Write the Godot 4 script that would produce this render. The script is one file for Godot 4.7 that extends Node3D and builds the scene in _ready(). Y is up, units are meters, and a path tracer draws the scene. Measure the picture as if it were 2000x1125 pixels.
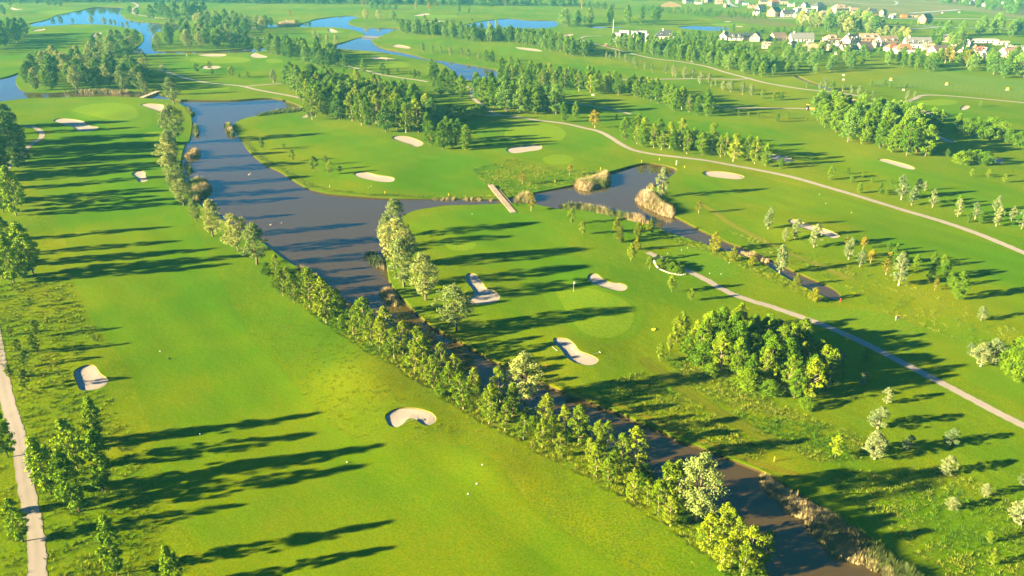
extends Node3D
# Aerial view of a golf course at low sun: turf, lakes and a river, sand bunkers, rows of trees, a village far behind.

const F := 1450.0
const CAM_H := 70.0
const PITCH := 0.4274
const WATER := -0.45
var cp := cos(PITCH)
var sp := sin(PITCH)
var rng := RandomNumberGenerator.new()
var n1 := FastNoiseLite.new()
var n2 := FastNoiseLite.new()
var n3 := FastNoiseLite.new()
var mounds: Array = []
var dry: Array = []
var xs := PackedFloat32Array()
var zs := PackedFloat32Array()
var hg := PackedFloat32Array()
var gn := PackedVector3Array()
var M := {}
var counts := {}
var water_polys: Array = []
var bunker_polys: Array = []
var hole_edge := {}
var hole_in := {}
var holes: Array = []
var stripe := Vector3.ZERO
var proto := {}
var tones := {}
var box_mesh := BoxMesh.new()

func lin(r: float, g: float, b: float) -> Color:
	return Color(r, g, b).linear_to_srgb()

# ---------------------------------------------------------------- pixel of the photograph -> point on the ground
func px(u: float, v: float) -> Vector2:
	var x := (u - 1000.0) / F
	var y := (562.5 - v) / F
	var d := Vector3(x, y * cp - sp, -(cp + y * sp))
	var h := 0.0
	var p := Vector2.ZERO
	for i in 3:
		var t := (CAM_H - h) / -d.y
		p = Vector2(d.x * t, d.z * t)
		h = height(p.x, p.y)
	return p

func tall(p: Vector2, v: float, hpx: float) -> float:
	var k := (562.5 - (v - hpx)) / F
	var dy := -p.y * (k * cp - sp) / (cp + k * sp)
	return CAM_H + dy - height(p.x, p.y)

func pts(a: Array) -> PackedVector2Array:
	var r := PackedVector2Array()
	for i in range(0, a.size(), 2):
		r.append(px(a[i], a[i + 1]))
	return r

func smooth(a: PackedVector2Array, closed: bool, k: int) -> PackedVector2Array:
	var r := PackedVector2Array()
	var n := a.size()
	var m := n if closed else n - 1
	for i in m:
		var p0 := a[(i - 1 + n) % n] if closed else a[maxi(i - 1, 0)]
		var p1 := a[i]
		var p2 := a[(i + 1) % n]
		var p3 := a[(i + 2) % n] if closed else a[mini(i + 2, n - 1)]
		for j in k:
			r.append(p1.cubic_interpolate(p2, p0, p3, j / float(k)))
	if not closed:
		r.append(a[n - 1])
	return r

# ---------------------------------------------------------------- the lie of the land
func height(x: float, z: float) -> float:
	var d := -z
	var h := n1.get_noise_2d(x, z) * 0.42 + n2.get_noise_2d(x, z) * 0.10 * clampf(2.0 - d / 200.0, 0.0, 1.0)
	for m in mounds:
		var q: float = ((x - m[0]) * (x - m[0]) + (z - m[1]) * (z - m[1])) / m[2]
		if q < 6.0:
			h += m[3] * exp(-q)
	return h

func cell(a: PackedFloat32Array, x: float) -> int:
	return clampi(a.bsearch(x) - 1, 0, a.size() - 2)

func ground(x: float, z: float) -> float:
	# height of the triangulated ground itself
	var i := cell(xs, x)
	var j := cell(zs, z)
	var u := clampf((x - xs[i]) / (xs[i + 1] - xs[i]), 0.0, 1.0)
	var v := clampf((z - zs[j]) / (zs[j + 1] - zs[j]), 0.0, 1.0)
	var w := xs.size()
	var a := hg[j * w + i]
	var b := hg[j * w + i + 1]
	var c := hg[(j + 1) * w + i + 1]
	var d := hg[(j + 1) * w + i]
	if u >= v:
		return a + (b - a) * u + (c - b) * v
	return a + (d - a) * v + (c - d) * u

func ground_normal(x: float, z: float) -> Vector3:
	var i := cell(xs, x)
	var j := cell(zs, z)
	var u := clampf((x - xs[i]) / (xs[i + 1] - xs[i]), 0.0, 1.0)
	var v := clampf((z - zs[j]) / (zs[j + 1] - zs[j]), 0.0, 1.0)
	var w := xs.size()
	return gn[j * w + i].lerp(gn[j * w + i + 1], u).lerp(gn[(j + 1) * w + i].lerp(gn[(j + 1) * w + i + 1], u), v).normalized()

func at(p: Vector2) -> Vector3:
	return Vector3(p.x, ground(p.x, p.y), p.y)

# colour of the sward: lush and dry grass grow in patches
func sward(x: float, z: float, lush: Vector3, pale: Vector3, amount: float) -> Color:
	var a := n3.get_noise_2d(x, z) * 0.9 + n3.get_noise_2d(x * 4.1 + 300.0, z * 4.1) * 0.55 + n3.get_noise_2d(x * 13.0 + 900.0, z * 13.0) * 0.35
	for q in dry:
		var e: float = ((x - q[0]) * (x - q[0]) + (z - q[1]) * (z - q[1])) / q[2]
		if e < 4.0:
			a += q[3] * exp(-e)
	var c := lush.lerp(pale, clampf(0.35 + a * amount, 0.0, 1.0))
	if stripe.z > 0.0:
		# mowing bands: the grass lies one way, then the other
		c *= 1.0 + stripe.z * clampf(2.2 * sin((x * stripe.x + z * stripe.y) * TAU / 9.0 + 0.5 * n3.get_noise_2d(x * 2.0, z * 2.0)), -1.0, 1.0) * (0.6 + n3.get_noise_2d(x * 3.0 + 70.0, z * 3.0))
	return Color(c.x, c.y, c.z)

# ---------------------------------------------------------------- nodes
func tag(o: Node, label: String, category: String, group := "") -> void:
	o.set_meta("label", label)
	o.set_meta("category", category)
	if group != "":
		o.set_meta("group", group)

func numbered(called: String) -> String:
	var n: int = counts.get(called, 0)
	counts[called] = n + 1
	return called if n == 0 else "%s_%03d" % [called, n]

func top(o: Node, called: String) -> void:
	o.name = numbered(called)
	add_child(o)

func structure(o: Node, called: String) -> void:
	top(o, called)
	o.set_meta("kind", "structure")

func inst(mesh: Mesh, mat: Material, called: String, parent: Node = null) -> MeshInstance3D:
	var o := MeshInstance3D.new()
	o.mesh = mesh
	o.material_override = mat
	if parent != null:
		o.name = called
		parent.add_child(o, true)
	return o

func thing(called: String, label: String, category: String, group := "") -> Node3D:
	var o := Node3D.new()
	top(o, called)
	tag(o, label, category, group)
	return o

func arrays(v: PackedVector3Array, n: PackedVector3Array, c: PackedColorArray) -> ArrayMesh:
	var a := []
	a.resize(Mesh.ARRAY_MAX)
	a[Mesh.ARRAY_VERTEX] = v
	a[Mesh.ARRAY_NORMAL] = n
	if c.size() > 0:
		a[Mesh.ARRAY_COLOR] = c
	var m := ArrayMesh.new()
	m.add_surface_from_arrays(Mesh.PRIMITIVE_TRIANGLES, a)
	return m

class Soup:
	var v := PackedVector3Array()
	var n := PackedVector3Array()
	var c := PackedColorArray()
	func tri(a: Vector3, b: Vector3, d: Vector3, col := Color.WHITE) -> void:
		var m := (d - a).cross(b - a).normalized()
		v.append(a); v.append(b); v.append(d)
		n.append(m); n.append(m); n.append(m)
		c.append(col); c.append(col); c.append(col)
	func quad(a: Vector3, b: Vector3, d: Vector3, e: Vector3, col := Color.WHITE) -> void:
		tri(a, b, d, col)
		tri(a, d, e, col)
	func up(a: Vector3, b: Vector3, d: Vector3, ca: Color, cb: Color, cd: Color) -> void:
		# a triangle of ground, turned face up
		var m := (d - a).cross(b - a)
		if m.y < 0.0:
			v.append(a); v.append(d); v.append(b)
			c.append(ca); c.append(cd); c.append(cb)
			m = -m
		else:
			v.append(a); v.append(b); v.append(d)
			c.append(ca); c.append(cb); c.append(cd)
		m = m.normalized()
		n.append(m); n.append(m); n.append(m)
	func upn(a: Vector3, b: Vector3, d: Vector3, ca: Color, cb: Color, cd: Color, na: Vector3, nb: Vector3, nd: Vector3) -> void:
		var i := v.size()
		up(a, b, d, ca, cb, cd)
		n[i] = na
		n[i + 1] = nb if v[i + 1] == b else nd
		n[i + 2] = nd if v[i + 1] == b else nb
	func box(p: Vector3, s: Vector3, turn := 0.0, col := Color.WHITE) -> void:
		var b := Basis(Vector3.UP, turn)
		var q := []
		for k in 8:
			q.append(p + b * Vector3((0.5 if k & 1 else -0.5) * s.x, (0.5 if k & 2 else -0.5) * s.y, (0.5 if k & 4 else -0.5) * s.z))
		for f in [[0, 2, 3, 1], [5, 7, 6, 4], [4, 6, 2, 0], [1, 3, 7, 5], [2, 6, 7, 3], [4, 0, 1, 5]]:
			quad(q[f[0]], q[f[1]], q[f[2]], q[f[3]], col)
	func tube(a: Vector3, b: Vector3, ra: float, rb: float, sides: int, col := Color.WHITE) -> void:
		var ax := (b - a).normalized()
		var e := ax.cross(Vector3(0.31, 0.17, 0.93)).normalized()
		var g := ax.cross(e)
		for k in sides:
			var t0 := TAU * k / sides
			var t1 := TAU * (k + 1) / sides
			var d0 := e * cos(t0) + g * sin(t0)
			var d1 := e * cos(t1) + g * sin(t1)
			quad(a + d0 * ra, b + d0 * rb, b + d1 * rb, a + d1 * ra, col)
	func mesh() -> ArrayMesh:
		var a := []
		a.resize(Mesh.ARRAY_MAX)
		a[Mesh.ARRAY_VERTEX] = v
		a[Mesh.ARRAY_NORMAL] = n
		a[Mesh.ARRAY_COLOR] = c
		var m := ArrayMesh.new()
		m.add_surface_from_arrays(Mesh.PRIMITIVE_TRIANGLES, a)
		return m

# ---------------------------------------------------------------- materials
func grain(size: int, freq: float, seed_: int, lo: float, hi: float, warm: float, kind := FastNoiseLite.TYPE_SIMPLEX_SMOOTH) -> ImageTexture:
	var f := FastNoiseLite.new()
	f.noise_type = kind
	f.seed = seed_
	f.frequency = freq
	f.fractal_octaves = 4
	var a := f.get_seamless_image(size, size).get_data()
	f.seed = seed_ + 7
	f.frequency = freq * 0.25
	var b := f.get_seamless_image(size, size).get_data()
	var out := PackedByteArray()
	out.resize(size * size * 3)
	for i in size * size:
		var x := a[i] / 255.0
		var y := b[i] / 255.0 - 0.5
		var k := lo + (hi - lo) * x
		out[i * 3] = int(clampf(k * (1.0 + warm * y), 0.0, 1.0) * 255.0)
		out[i * 3 + 1] = int(clampf(k, 0.0, 1.0) * 255.0)
		out[i * 3 + 2] = int(clampf(k * (1.0 - warm * y), 0.0, 1.0) * 255.0)
	return ImageTexture.create_from_image(Image.create_from_data(size, size, false, Image.FORMAT_RGB8, out))

func mat(color: Color, rough := 0.9, spec := 0.3) -> StandardMaterial3D:
	var m := StandardMaterial3D.new()
	m.albedo_color = color
	m.roughness = rough
	m.metallic_specular = spec
	return m

func ground_mat(color: Color, tex: Texture2D, metres: float, relief := 0.0, bump: Texture2D = null) -> StandardMaterial3D:
	var m := mat(color, 1.0, 0.0)
	m.vertex_color_use_as_albedo = true
	m.albedo_texture = tex
	m.uv1_triplanar = true
	m.uv1_world_triplanar = true
	m.uv1_scale = Vector3.ONE / metres
	if relief > 0.0:
		m.heightmap_enabled = true
		m.heightmap_texture = bump
		m.heightmap_scale = relief
	return m

func make_materials() -> void:
	var fine := grain(512, 0.08, 3, 0.78, 1.0, 0.12)
	var coarse := grain(1024, 0.09, 9, 0.68, 1.0, 0.14)
	var lumps := grain(512, 0.02, 21, 0.0, 1.0, 0.0)
	var gritty := grain(512, 0.12, 31, 0.86, 1.0, 0.06)
	M.rough = ground_mat(Color.WHITE, coarse, 43.0, 6.0, lumps)
	M.turf = ground_mat(Color.WHITE, fine, 19.0, 2.0, lumps)
	M.green = ground_mat(Color.WHITE, fine, 37.0)
	M.sand = ground_mat(lin(0.345, 0.30, 0.255), gritty, 9.0, 0.8, lumps)
	M.gravel = ground_mat(lin(0.31, 0.275, 0.24), gritty, 7.0)
	M.asphalt = ground_mat(lin(0.30, 0.31, 0.33), gritty, 11.0)
	M.soil = ground_mat(lin(0.055, 0.040, 0.02), coarse, 5.0)
	var w := mat(lin(0.050, 0.034, 0.007), 0.03, 0.45)
	var f := FastNoiseLite.new()
	f.seed = 5
	f.frequency = 0.05
	var img := f.get_seamless_image(256, 256)
	img.bump_map_to_normal_map(1.0)
	w.normal_enabled = true
	w.normal_texture = ImageTexture.create_from_image(img)
	w.normal_scale = 0.05
	w.uv1_triplanar = true
	w.uv1_world_triplanar = true
	w.uv1_scale = Vector3.ONE / 9.0
	M.water = w
	M.bark = mat(lin(0.13, 0.10, 0.065))
	M.pale_bark = mat(lin(0.30, 0.24, 0.15))
	M.wood = mat(lin(0.42, 0.33, 0.24))
	M.white = mat(lin(0.50, 0.48, 0.45), 0.6)
	M.cream = mat(lin(0.36, 0.31, 0.24), 0.8)
	M.brick = mat(lin(0.34, 0.17, 0.10), 0.9)
	M.tan_brick = mat(lin(0.40, 0.29, 0.19), 0.9)
	M.tan_roof = mat(lin(0.25, 0.17, 0.11), 0.85)
	M.red_roof = mat(lin(0.26, 0.085, 0.05), 0.85)
	M.slate = mat(lin(0.045, 0.05, 0.06), 0.6)
	M.grey_roof = mat(lin(0.12, 0.12, 0.12), 0.7)
	M.glass = mat(lin(0.02, 0.025, 0.03), 0.08, 0.6)
	M.dark = mat(lin(0.02, 0.02, 0.022), 0.6)
	M.steel = mat(lin(0.25, 0.26, 0.26), 0.5)
	M.yellow = mat(lin(0.75, 0.42, 0.02), 0.5)
	M.orange = mat(lin(0.70, 0.16, 0.02), 0.5)
	M.red = mat(lin(0.60, 0.03, 0.02), 0.5)
	M.green_paint = mat(lin(0.03, 0.16, 0.04), 0.4)
	M.blue = mat(lin(0.05, 0.16, 0.45), 0.5)
	M.stone = mat(lin(0.42, 0.38, 0.31), 0.9)
	for kv in [["leaf", 0.30], ["grass", 0.25], ["reed", 0.2]]:
		var m := mat(Color.WHITE, 0.8, 0.06)
		m.vertex_color_use_as_albedo = true
		m.cull_mode = BaseMaterial3D.CULL_DISABLED
		m.backlight_enabled = true
		m.backlight = Color(kv[1], kv[1], kv[1])
		M[kv[0]] = m
	for kind in LEAF:
		tones[kind] = []
		for k in 3:
			var m: StandardMaterial3D = M.leaf.duplicate()
			var c: Vector3 = LEAF[kind] * [1.0, 0.82, 1.16][k]
			m.albedo_color = lin(c.x * [1.0, 0.9, 1.1][k], c.y, c.z)
			tones[kind].append(m)

# ---------------------------------------------------------------- sheets laid over the ground grid
func spans(poly: PackedVector2Array, z: float) -> PackedFloat32Array:
	var r := PackedFloat32Array()
	var n := poly.size()
	for i in n:
		var a := poly[i]
		var b := poly[(i + 1) % n]
		if (a.y > z) != (b.y > z):
			r.append(a.x + (z - a.y) / (b.y - a.y) * (b.x - a.x))
	r.sort()
	return r

func edge_cells(poly: PackedVector2Array) -> Dictionary:
	var e := {}
	var n := poly.size()
	var w := xs.size()
	for i in n:
		var a := poly[i]
		var b := poly[(i + 1) % n]
		var s := int(a.distance_to(b) / 0.35) + 1
		for k in s + 1:
			var p := a.lerp(b, k / float(s))
			e[cell(zs, p.y) * w + cell(xs, p.x)] = true
	return e

func sheet(poly: PackedVector2Array, off: float, lush: Vector3, pale: Vector3, amount: float) -> ArrayMesh:
	var s := Soup.new()
	var edges := edge_cells(poly)
	var lo := poly[0]
	var hi := poly[0]
	for p in poly:
		lo = lo.min(p)
		hi = hi.max(p)
	var w := xs.size()
	for j in range(cell(zs, lo.y), cell(zs, hi.y) + 1):
		var sp_ := spans(poly, (zs[j] + zs[j + 1]) * 0.5)
		for i in range(cell(xs, lo.x), cell(xs, hi.x) + 1):
			var mid := (xs[i] + xs[i + 1]) * 0.5
			var id := j * w + i
			var edge := edges.has(id)
			if hole_in.has(id):
				continue
			if not edge:
				var k := sp_.bsearch(mid)
				if k % 2 == 0:
					continue
			var q := [Vector2(xs[i], zs[j]), Vector2(xs[i + 1], zs[j]), Vector2(xs[i + 1], zs[j + 1]), Vector2(xs[i], zs[j + 1])]
			for t in [[0, 1, 2], [0, 2, 3]]:
				var tri := PackedVector2Array([q[t[0]], q[t[1]], q[t[2]]])
				if edge or hole_edge.has(id):
					var pieces: Array = Geometry2D.intersect_polygons(tri, poly) if edge else [tri]
					for k in hole_edge.get(id, []):
						var next := []
						for pc in pieces:
							for r in Geometry2D.clip_polygons(pc, holes[k]):
								next.append(r)
						pieces = next
					for piece in pieces:
						var ix := Geometry2D.triangulate_polygon(piece)
						for m in range(0, ix.size(), 3):
							lay(s, piece[ix[m]], piece[ix[m + 1]], piece[ix[m + 2]], off, lush, pale, amount)
				else:
					lay(s, tri[0], tri[1], tri[2], off, lush, pale, amount)
	return s.mesh() if s.v.size() > 0 else null

func lay(s: Soup, a: Vector2, b: Vector2, d: Vector2, off: float, lush: Vector3, pale: Vector3, amount: float) -> void:
	s.upn(Vector3(a.x, ground(a.x, a.y) + off, a.y), Vector3(b.x, ground(b.x, b.y) + off, b.y), Vector3(d.x, ground(d.x, d.y) + off, d.y),
		sward(a.x, a.y, lush, pale, amount), sward(b.x, b.y, lush, pale, amount), sward(d.x, d.y, lush, pale, amount),
		ground_normal(a.x, a.y), ground_normal(b.x, b.y), ground_normal(d.x, d.y))

func turf(called: String, a: Array, off: float, lush: Vector3, pale: Vector3, amount: float, m: Material, rounded := true) -> void:
	var p := pts(a)
	if rounded:
		p = smooth(p, true, 5)
	var me := sheet(p, off, lush, pale, amount)
	if me != null:
		structure(inst(me, m, called), called)

func oval(u: float, v: float, ru: float, rv: float) -> Array:
	var r := []
	for k in 14:
		r.append(u + ru * cos(TAU * k / 14.0))
		r.append(v + rv * sin(TAU * k / 14.0))
	return r

func strip(called: String, a: Array, width: float, m: Material, off := 0.03, col := Color.WHITE) -> void:
	var p := smooth(pts(a), false, 14)
	var s := Soup.new()
	var rows := []
	# verge, wheel rut, crown, wheel rut, verge: the wheels keep their lanes clean
	var wear := [0.80, 0.97, 1.06, 0.90, 1.06, 0.97, 0.80]
	var across := [-1.0, -0.8, -0.5, 0.0, 0.5, 0.8, 1.0]
	for i in p.size():
		var d := (p[mini(i + 1, p.size() - 1)] - p[maxi(i - 1, 0)]).normalized()
		var nn := Vector2(-d.y, d.x)
		var o := off + maxf(0.0, -p[i].y - 200.0) * 0.0002
		var line := []
		for k in 7:
			var jag := n3.get_noise_2d(p[i].x * 60.0 + k * 90.0, p[i].y * 60.0) * (0.22 if k == 0 or k == 6 else 0.04)
			var q := at(p[i] + nn * (across[k] * width * 0.5 + jag))
			var t: float = wear[k] * (1.0 + 0.14 * n3.get_noise_2d(q.x * 25.0, q.z * 25.0))
			line.append([q + Vector3(0, o, 0), Color(col.r * t, col.g * t, col.b * t)])
		rows.append(line)
	for i in p.size() - 1:
		for k in 6:
			var a0: Array = rows[i][k]
			var b0: Array = rows[i][k + 1]
			var c0: Array = rows[i + 1][k + 1]
			var d0: Array = rows[i + 1][k]
			s.up(a0[0], b0[0], c0[0], a0[1], b0[1], c0[1])
			s.up(a0[0], c0[0], d0[0], a0[1], c0[1], d0[1])
	structure(inst(s.mesh(), m, called), called)

# ---------------------------------------------------------------- ground with the lakes and bunkers cut out of it
func build_ground() -> void:
	holes.append_array(water_polys)
	holes.append_array(bunker_polys)
	var w := xs.size()
	var edge := hole_edge
	for k in holes.size():
		for e in edge_cells(holes[k]):
			if not edge.has(e):
				edge[e] = []
			edge[e].append(k)
	var cols := PackedColorArray()
	cols.resize(hg.size())
	var lush := Vector3(0.082, 0.182, 0.002)
	var pale := Vector3(0.182, 0.222, 0.004)
	for j in zs.size():
		for i in w:
			cols[j * w + i] = sward(xs[i], zs[j], lush, pale, 0.55)
	var boxes := []
	for h in holes:
		var lo: Vector2 = h[0]
		var hi: Vector2 = h[0]
		for p in h:
			lo = lo.min(p)
			hi = hi.max(p)
		boxes.append([lo, hi])
	var s := Soup.new()
	for j in zs.size() - 1:
		var rows := []
		var zm := (zs[j] + zs[j + 1]) * 0.5
		for k in holes.size():
			if zm > boxes[k][0].y and zm < boxes[k][1].y:
				rows.append(spans(holes[k], zm))
		for i in w - 1:
			var id := j * w + i
			var q := [Vector2(xs[i], zs[j]), Vector2(xs[i + 1], zs[j]), Vector2(xs[i + 1], zs[j + 1]), Vector2(xs[i], zs[j + 1])]
			if edge.has(id):
				for t in [[0, 1, 2], [0, 2, 3]]:
					var pieces := [PackedVector2Array([q[t[0]], q[t[1]], q[t[2]]])]
					for k in edge[id]:
						var next := []
						for pc in pieces:
							for r in Geometry2D.clip_polygons(pc, holes[k]):
								next.append(r)
						pieces = next
					for pc in pieces:
						var ix := Geometry2D.triangulate_polygon(pc)
						for m in range(0, ix.size(), 3):
							lay(s, pc[ix[m]], pc[ix[m + 1]], pc[ix[m + 2]], 0.0, lush, pale, 0.55)
				continue
			var mid := (xs[i] + xs[i + 1]) * 0.5
			var inside := false
			for r in rows:
				if r.bsearch(mid) % 2 == 1:
					inside = true
			if inside:
				hole_in[id] = true
				continue
			var idx := [id, id + 1, id + w + 1, id + w]
			for t in [[0, 1, 2], [0, 2, 3]]:
				var a: int = idx[t[0]]
				var b: int = idx[t[1]]
				var d: int = idx[t[2]]
				s.upn(Vector3(q[t[0]].x, hg[a], q[t[0]].y), Vector3(q[t[1]].x, hg[b], q[t[1]].y), Vector3(q[t[2]].x, hg[d], q[t[2]].y), cols[a], cols[b], cols[d], gn[a], gn[b], gn[d])
	structure(inst(s.mesh(), M.rough, "ground"), "ground")

func build_water(poly: PackedVector2Array) -> void:
	var s := Soup.new()
	var ix := Geometry2D.triangulate_polygon(poly)
	for m in range(0, ix.size(), 3):
		var a := poly[ix[m]]
		var b := poly[ix[m + 1]]
		var d := poly[ix[m + 2]]
		s.up(Vector3(a.x, WATER, a.y), Vector3(b.x, WATER, b.y), Vector3(d.x, WATER, d.y), Color.WHITE, Color.WHITE, Color.WHITE)
	structure(inst(s.mesh(), M.water, "water"), "water")
	# turf edge and the wet soil below it
	var turn := 1.0 if Geometry2D.is_polygon_clockwise(poly) else -1.0
	var g := Soup.new()
	var e := Soup.new()
	var n := poly.size()
	var rim := []
	var mid := []
	var low := []
	var cc := []
	for i in n:
		var d := (poly[(i + 1) % n] - poly[(i - 1 + n) % n]).normalized()
		var nn := Vector2(-d.y, d.x) * -turn
		if not Geometry2D.is_point_in_polygon(poly[i] + nn * 0.05, poly):
			nn = -nn
		var k := 0.20 + 0.18 * n3.get_noise_2d(poly[i].x * 40.0, poly[i].y * 40.0)
		var r := at(poly[i])
		rim.append(r)
		mid.append(Vector3(poly[i].x + nn.x * k, lerpf(r.y, WATER, 0.45), poly[i].y + nn.y * k))
		low.append(Vector3(poly[i].x + nn.x * (k + 0.25), WATER - 0.3, poly[i].y + nn.y * (k + 0.25)))
		cc.append(sward(r.x, r.z, Vector3(0.04, 0.080, 0.003), Vector3(0.095, 0.105, 0.006), 0.8))
	for i in n:
		var j := (i + 1) % n
		g.up(rim[i], rim[j], mid[j], cc[i], cc[j], cc[j])
		g.up(rim[i], mid[j], mid[i], cc[i], cc[j], cc[i])
		e.up(mid[i], mid[j], low[j], Color.WHITE, Color.WHITE, Color.WHITE)
		e.up(mid[i], low[j], low[i], Color.WHITE, Color.WHITE, Color.WHITE)
	structure(inst(g.mesh(), M.turf, "bank"), "bank")
	structure(inst(e.mesh(), M.soil, "mud_bank"), "mud_bank")

func edge_distance(p: Vector2, poly: PackedVector2Array) -> float:
	var best := 1e9
	var n := poly.size()
	for i in n:
		best = minf(best, p.distance_squared_to(Geometry2D.get_closest_point_to_segment(p, poly[i], poly[(i + 1) % n])))
	return sqrt(best)

func build_bunker(poly: PackedVector2Array, label: String, group: String) -> Node3D:
	var o := thing("sand_bunker", label, "bunker", group)
	var c := Vector2.ZERO
	for p in poly:
		c += p / poly.size()
	var base := at(c)
	o.position = base
	var far := clampf(-c.y / 180.0, 1.0, 3.0)
	var lip := Soup.new()
	var n := poly.size()
	var inner: Array = Geometry2D.offset_polygon(poly, -0.18)
	if inner.is_empty():
		inner = [poly]
	var ip: PackedVector2Array = inner[0]
	var depth := 0.20
	var rim := 0.0
	for p in poly:
		rim += ground(p.x, p.y) / n
	for i in n:
		var a := poly[i]
		var b := poly[(i + 1) % n]
		var a2 := a.lerp(c, 0.0)
		var qa := at(a) - base
		var qb := at(b) - base
		var da := (c - a2).normalized() * 0.18
		var db := (c - b).normalized() * 0.18
		var la := qa + Vector3(da.x, -depth - 0.12, da.y)
		var lb := qb + Vector3(db.x, -depth - 0.12, db.y)
		var col := sward(a.x, a.y, Vector3(0.09, 0.11, 0.006), Vector3(0.24, 0.19, 0.06), 0.7)
		lip.up(qa, qb, lb, col, col, col)
		lip.up(qa, lb, la, col, col, col)
	inst(lip.mesh(), M.turf, "lip", o)
	var s := Soup.new()
	var lo := poly[0]
	var hi := poly[0]
	for p in poly:
		lo = lo.min(p)
		hi = hi.max(p)
	var st := 0.8 * far
	var nx := int((hi.x - lo.x) / st) + 1
	var nz := int((hi.y - lo.y) / st) + 1
	for j in nz:
		for i in nx:
			var p0 := lo + Vector2(i, j) * st
			var q := PackedVector2Array([p0, p0 + Vector2(st, 0), p0 + Vector2(st, st), p0 + Vector2(0, st)])
			for piece in Geometry2D.intersect_polygons(q, poly):
				var ix := Geometry2D.triangulate_polygon(piece)
				var w := PackedVector3Array()
				for p in piece:
					var e := minf(edge_distance(p, poly), 3.0)
					w.append(Vector3(p.x, lerpf(ground(p.x, p.y), rim, smoothstep(0.0, 1.2, e)) - depth - 0.07 * (1.0 - exp(-e * 0.8)) + 0.010 * n2.get_noise_2d(p.x * 9.0, p.y * 9.0), p.y) - base)
				for m in range(0, ix.size(), 3):
					s.up(w[ix[m]], w[ix[m + 1]], w[ix[m + 2]], Color.WHITE, Color.WHITE, Color.WHITE)
	inst(s.mesh(), M.sand, "sand", o)
	return o

# ---------------------------------------------------------------- trees, unit height; the instance is scaled to its height
const LEAF := {
	"poplar_tree": Vector3(0.157, 0.259, 0.010), "willow_tree": Vector3(0.216, 0.260, 0.070), "alder_tree": Vector3(0.134, 0.195, 0.007),
	"broadleaf_tree": Vector3(0.079, 0.155, 0.005), "dark_tree": Vector3(0.092, 0.175, 0.024), "conical_tree": Vector3(0.133, 0.157, 0.004), "young_tree": Vector3(0.121, 0.184, 0.008),
	"yellow_tree": Vector3(0.176, 0.159, 0.009), "silver_tree": Vector3(0.134, 0.182, 0.071), "shrub": Vector3(0.081, 0.155, 0.005)}
# crown: bottom, widest radius, height of the widest point (0..1 of the crown), clusters, leaves in each, leaf size, cluster radius, trunk radius
const SHAPE := {
	"poplar_tree": [0.12, 0.175, 0.36, 88, 56, 0.023, 0.054, 0.012],
	"willow_tree": [0.18, 0.27, 0.45, 105, 76, 0.018, 0.070, 0.020],
	"alder_tree": [0.13, 0.22, 0.40, 60, 52, 0.024, 0.062, 0.014],
	"broadleaf_tree": [0.08, 0.225, 0.45, 98, 60, 0.023, 0.066, 0.015],
	"dark_tree": [0.10, 0.31, 0.45, 92, 58, 0.027, 0.085, 0.02],
	"conical_tree": [0.05, 0.29, 0.30, 95, 56, 0.026, 0.078, 0.02],
	"young_tree": [0.20, 0.24, 0.5, 54, 40, 0.034, 0.070, 0.015],
	"yellow_tree": [0.25, 0.24, 0.5, 44, 40, 0.032, 0.075, 0.018],
	"silver_tree": [0.13, 0.22, 0.4, 76, 56, 0.023, 0.065, 0.02],
	"shrub": [0.0, 0.62, 0.35, 90, 46, 0.045, 0.15, 0.03]}

func crown_radius(t: float, wide: float) -> float:
	# 0 at the bottom and the top, 1 at the widest point
	if t < wide:
		return pow(maxf(sin(PI * 0.5 * (0.22 + 0.78 * t / wide)), 0.0), 0.8)
	return pow(maxf(cos(PI * 0.5 * (t - wide) / (1.0 - wide)), 0.0), 0.72)

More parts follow.
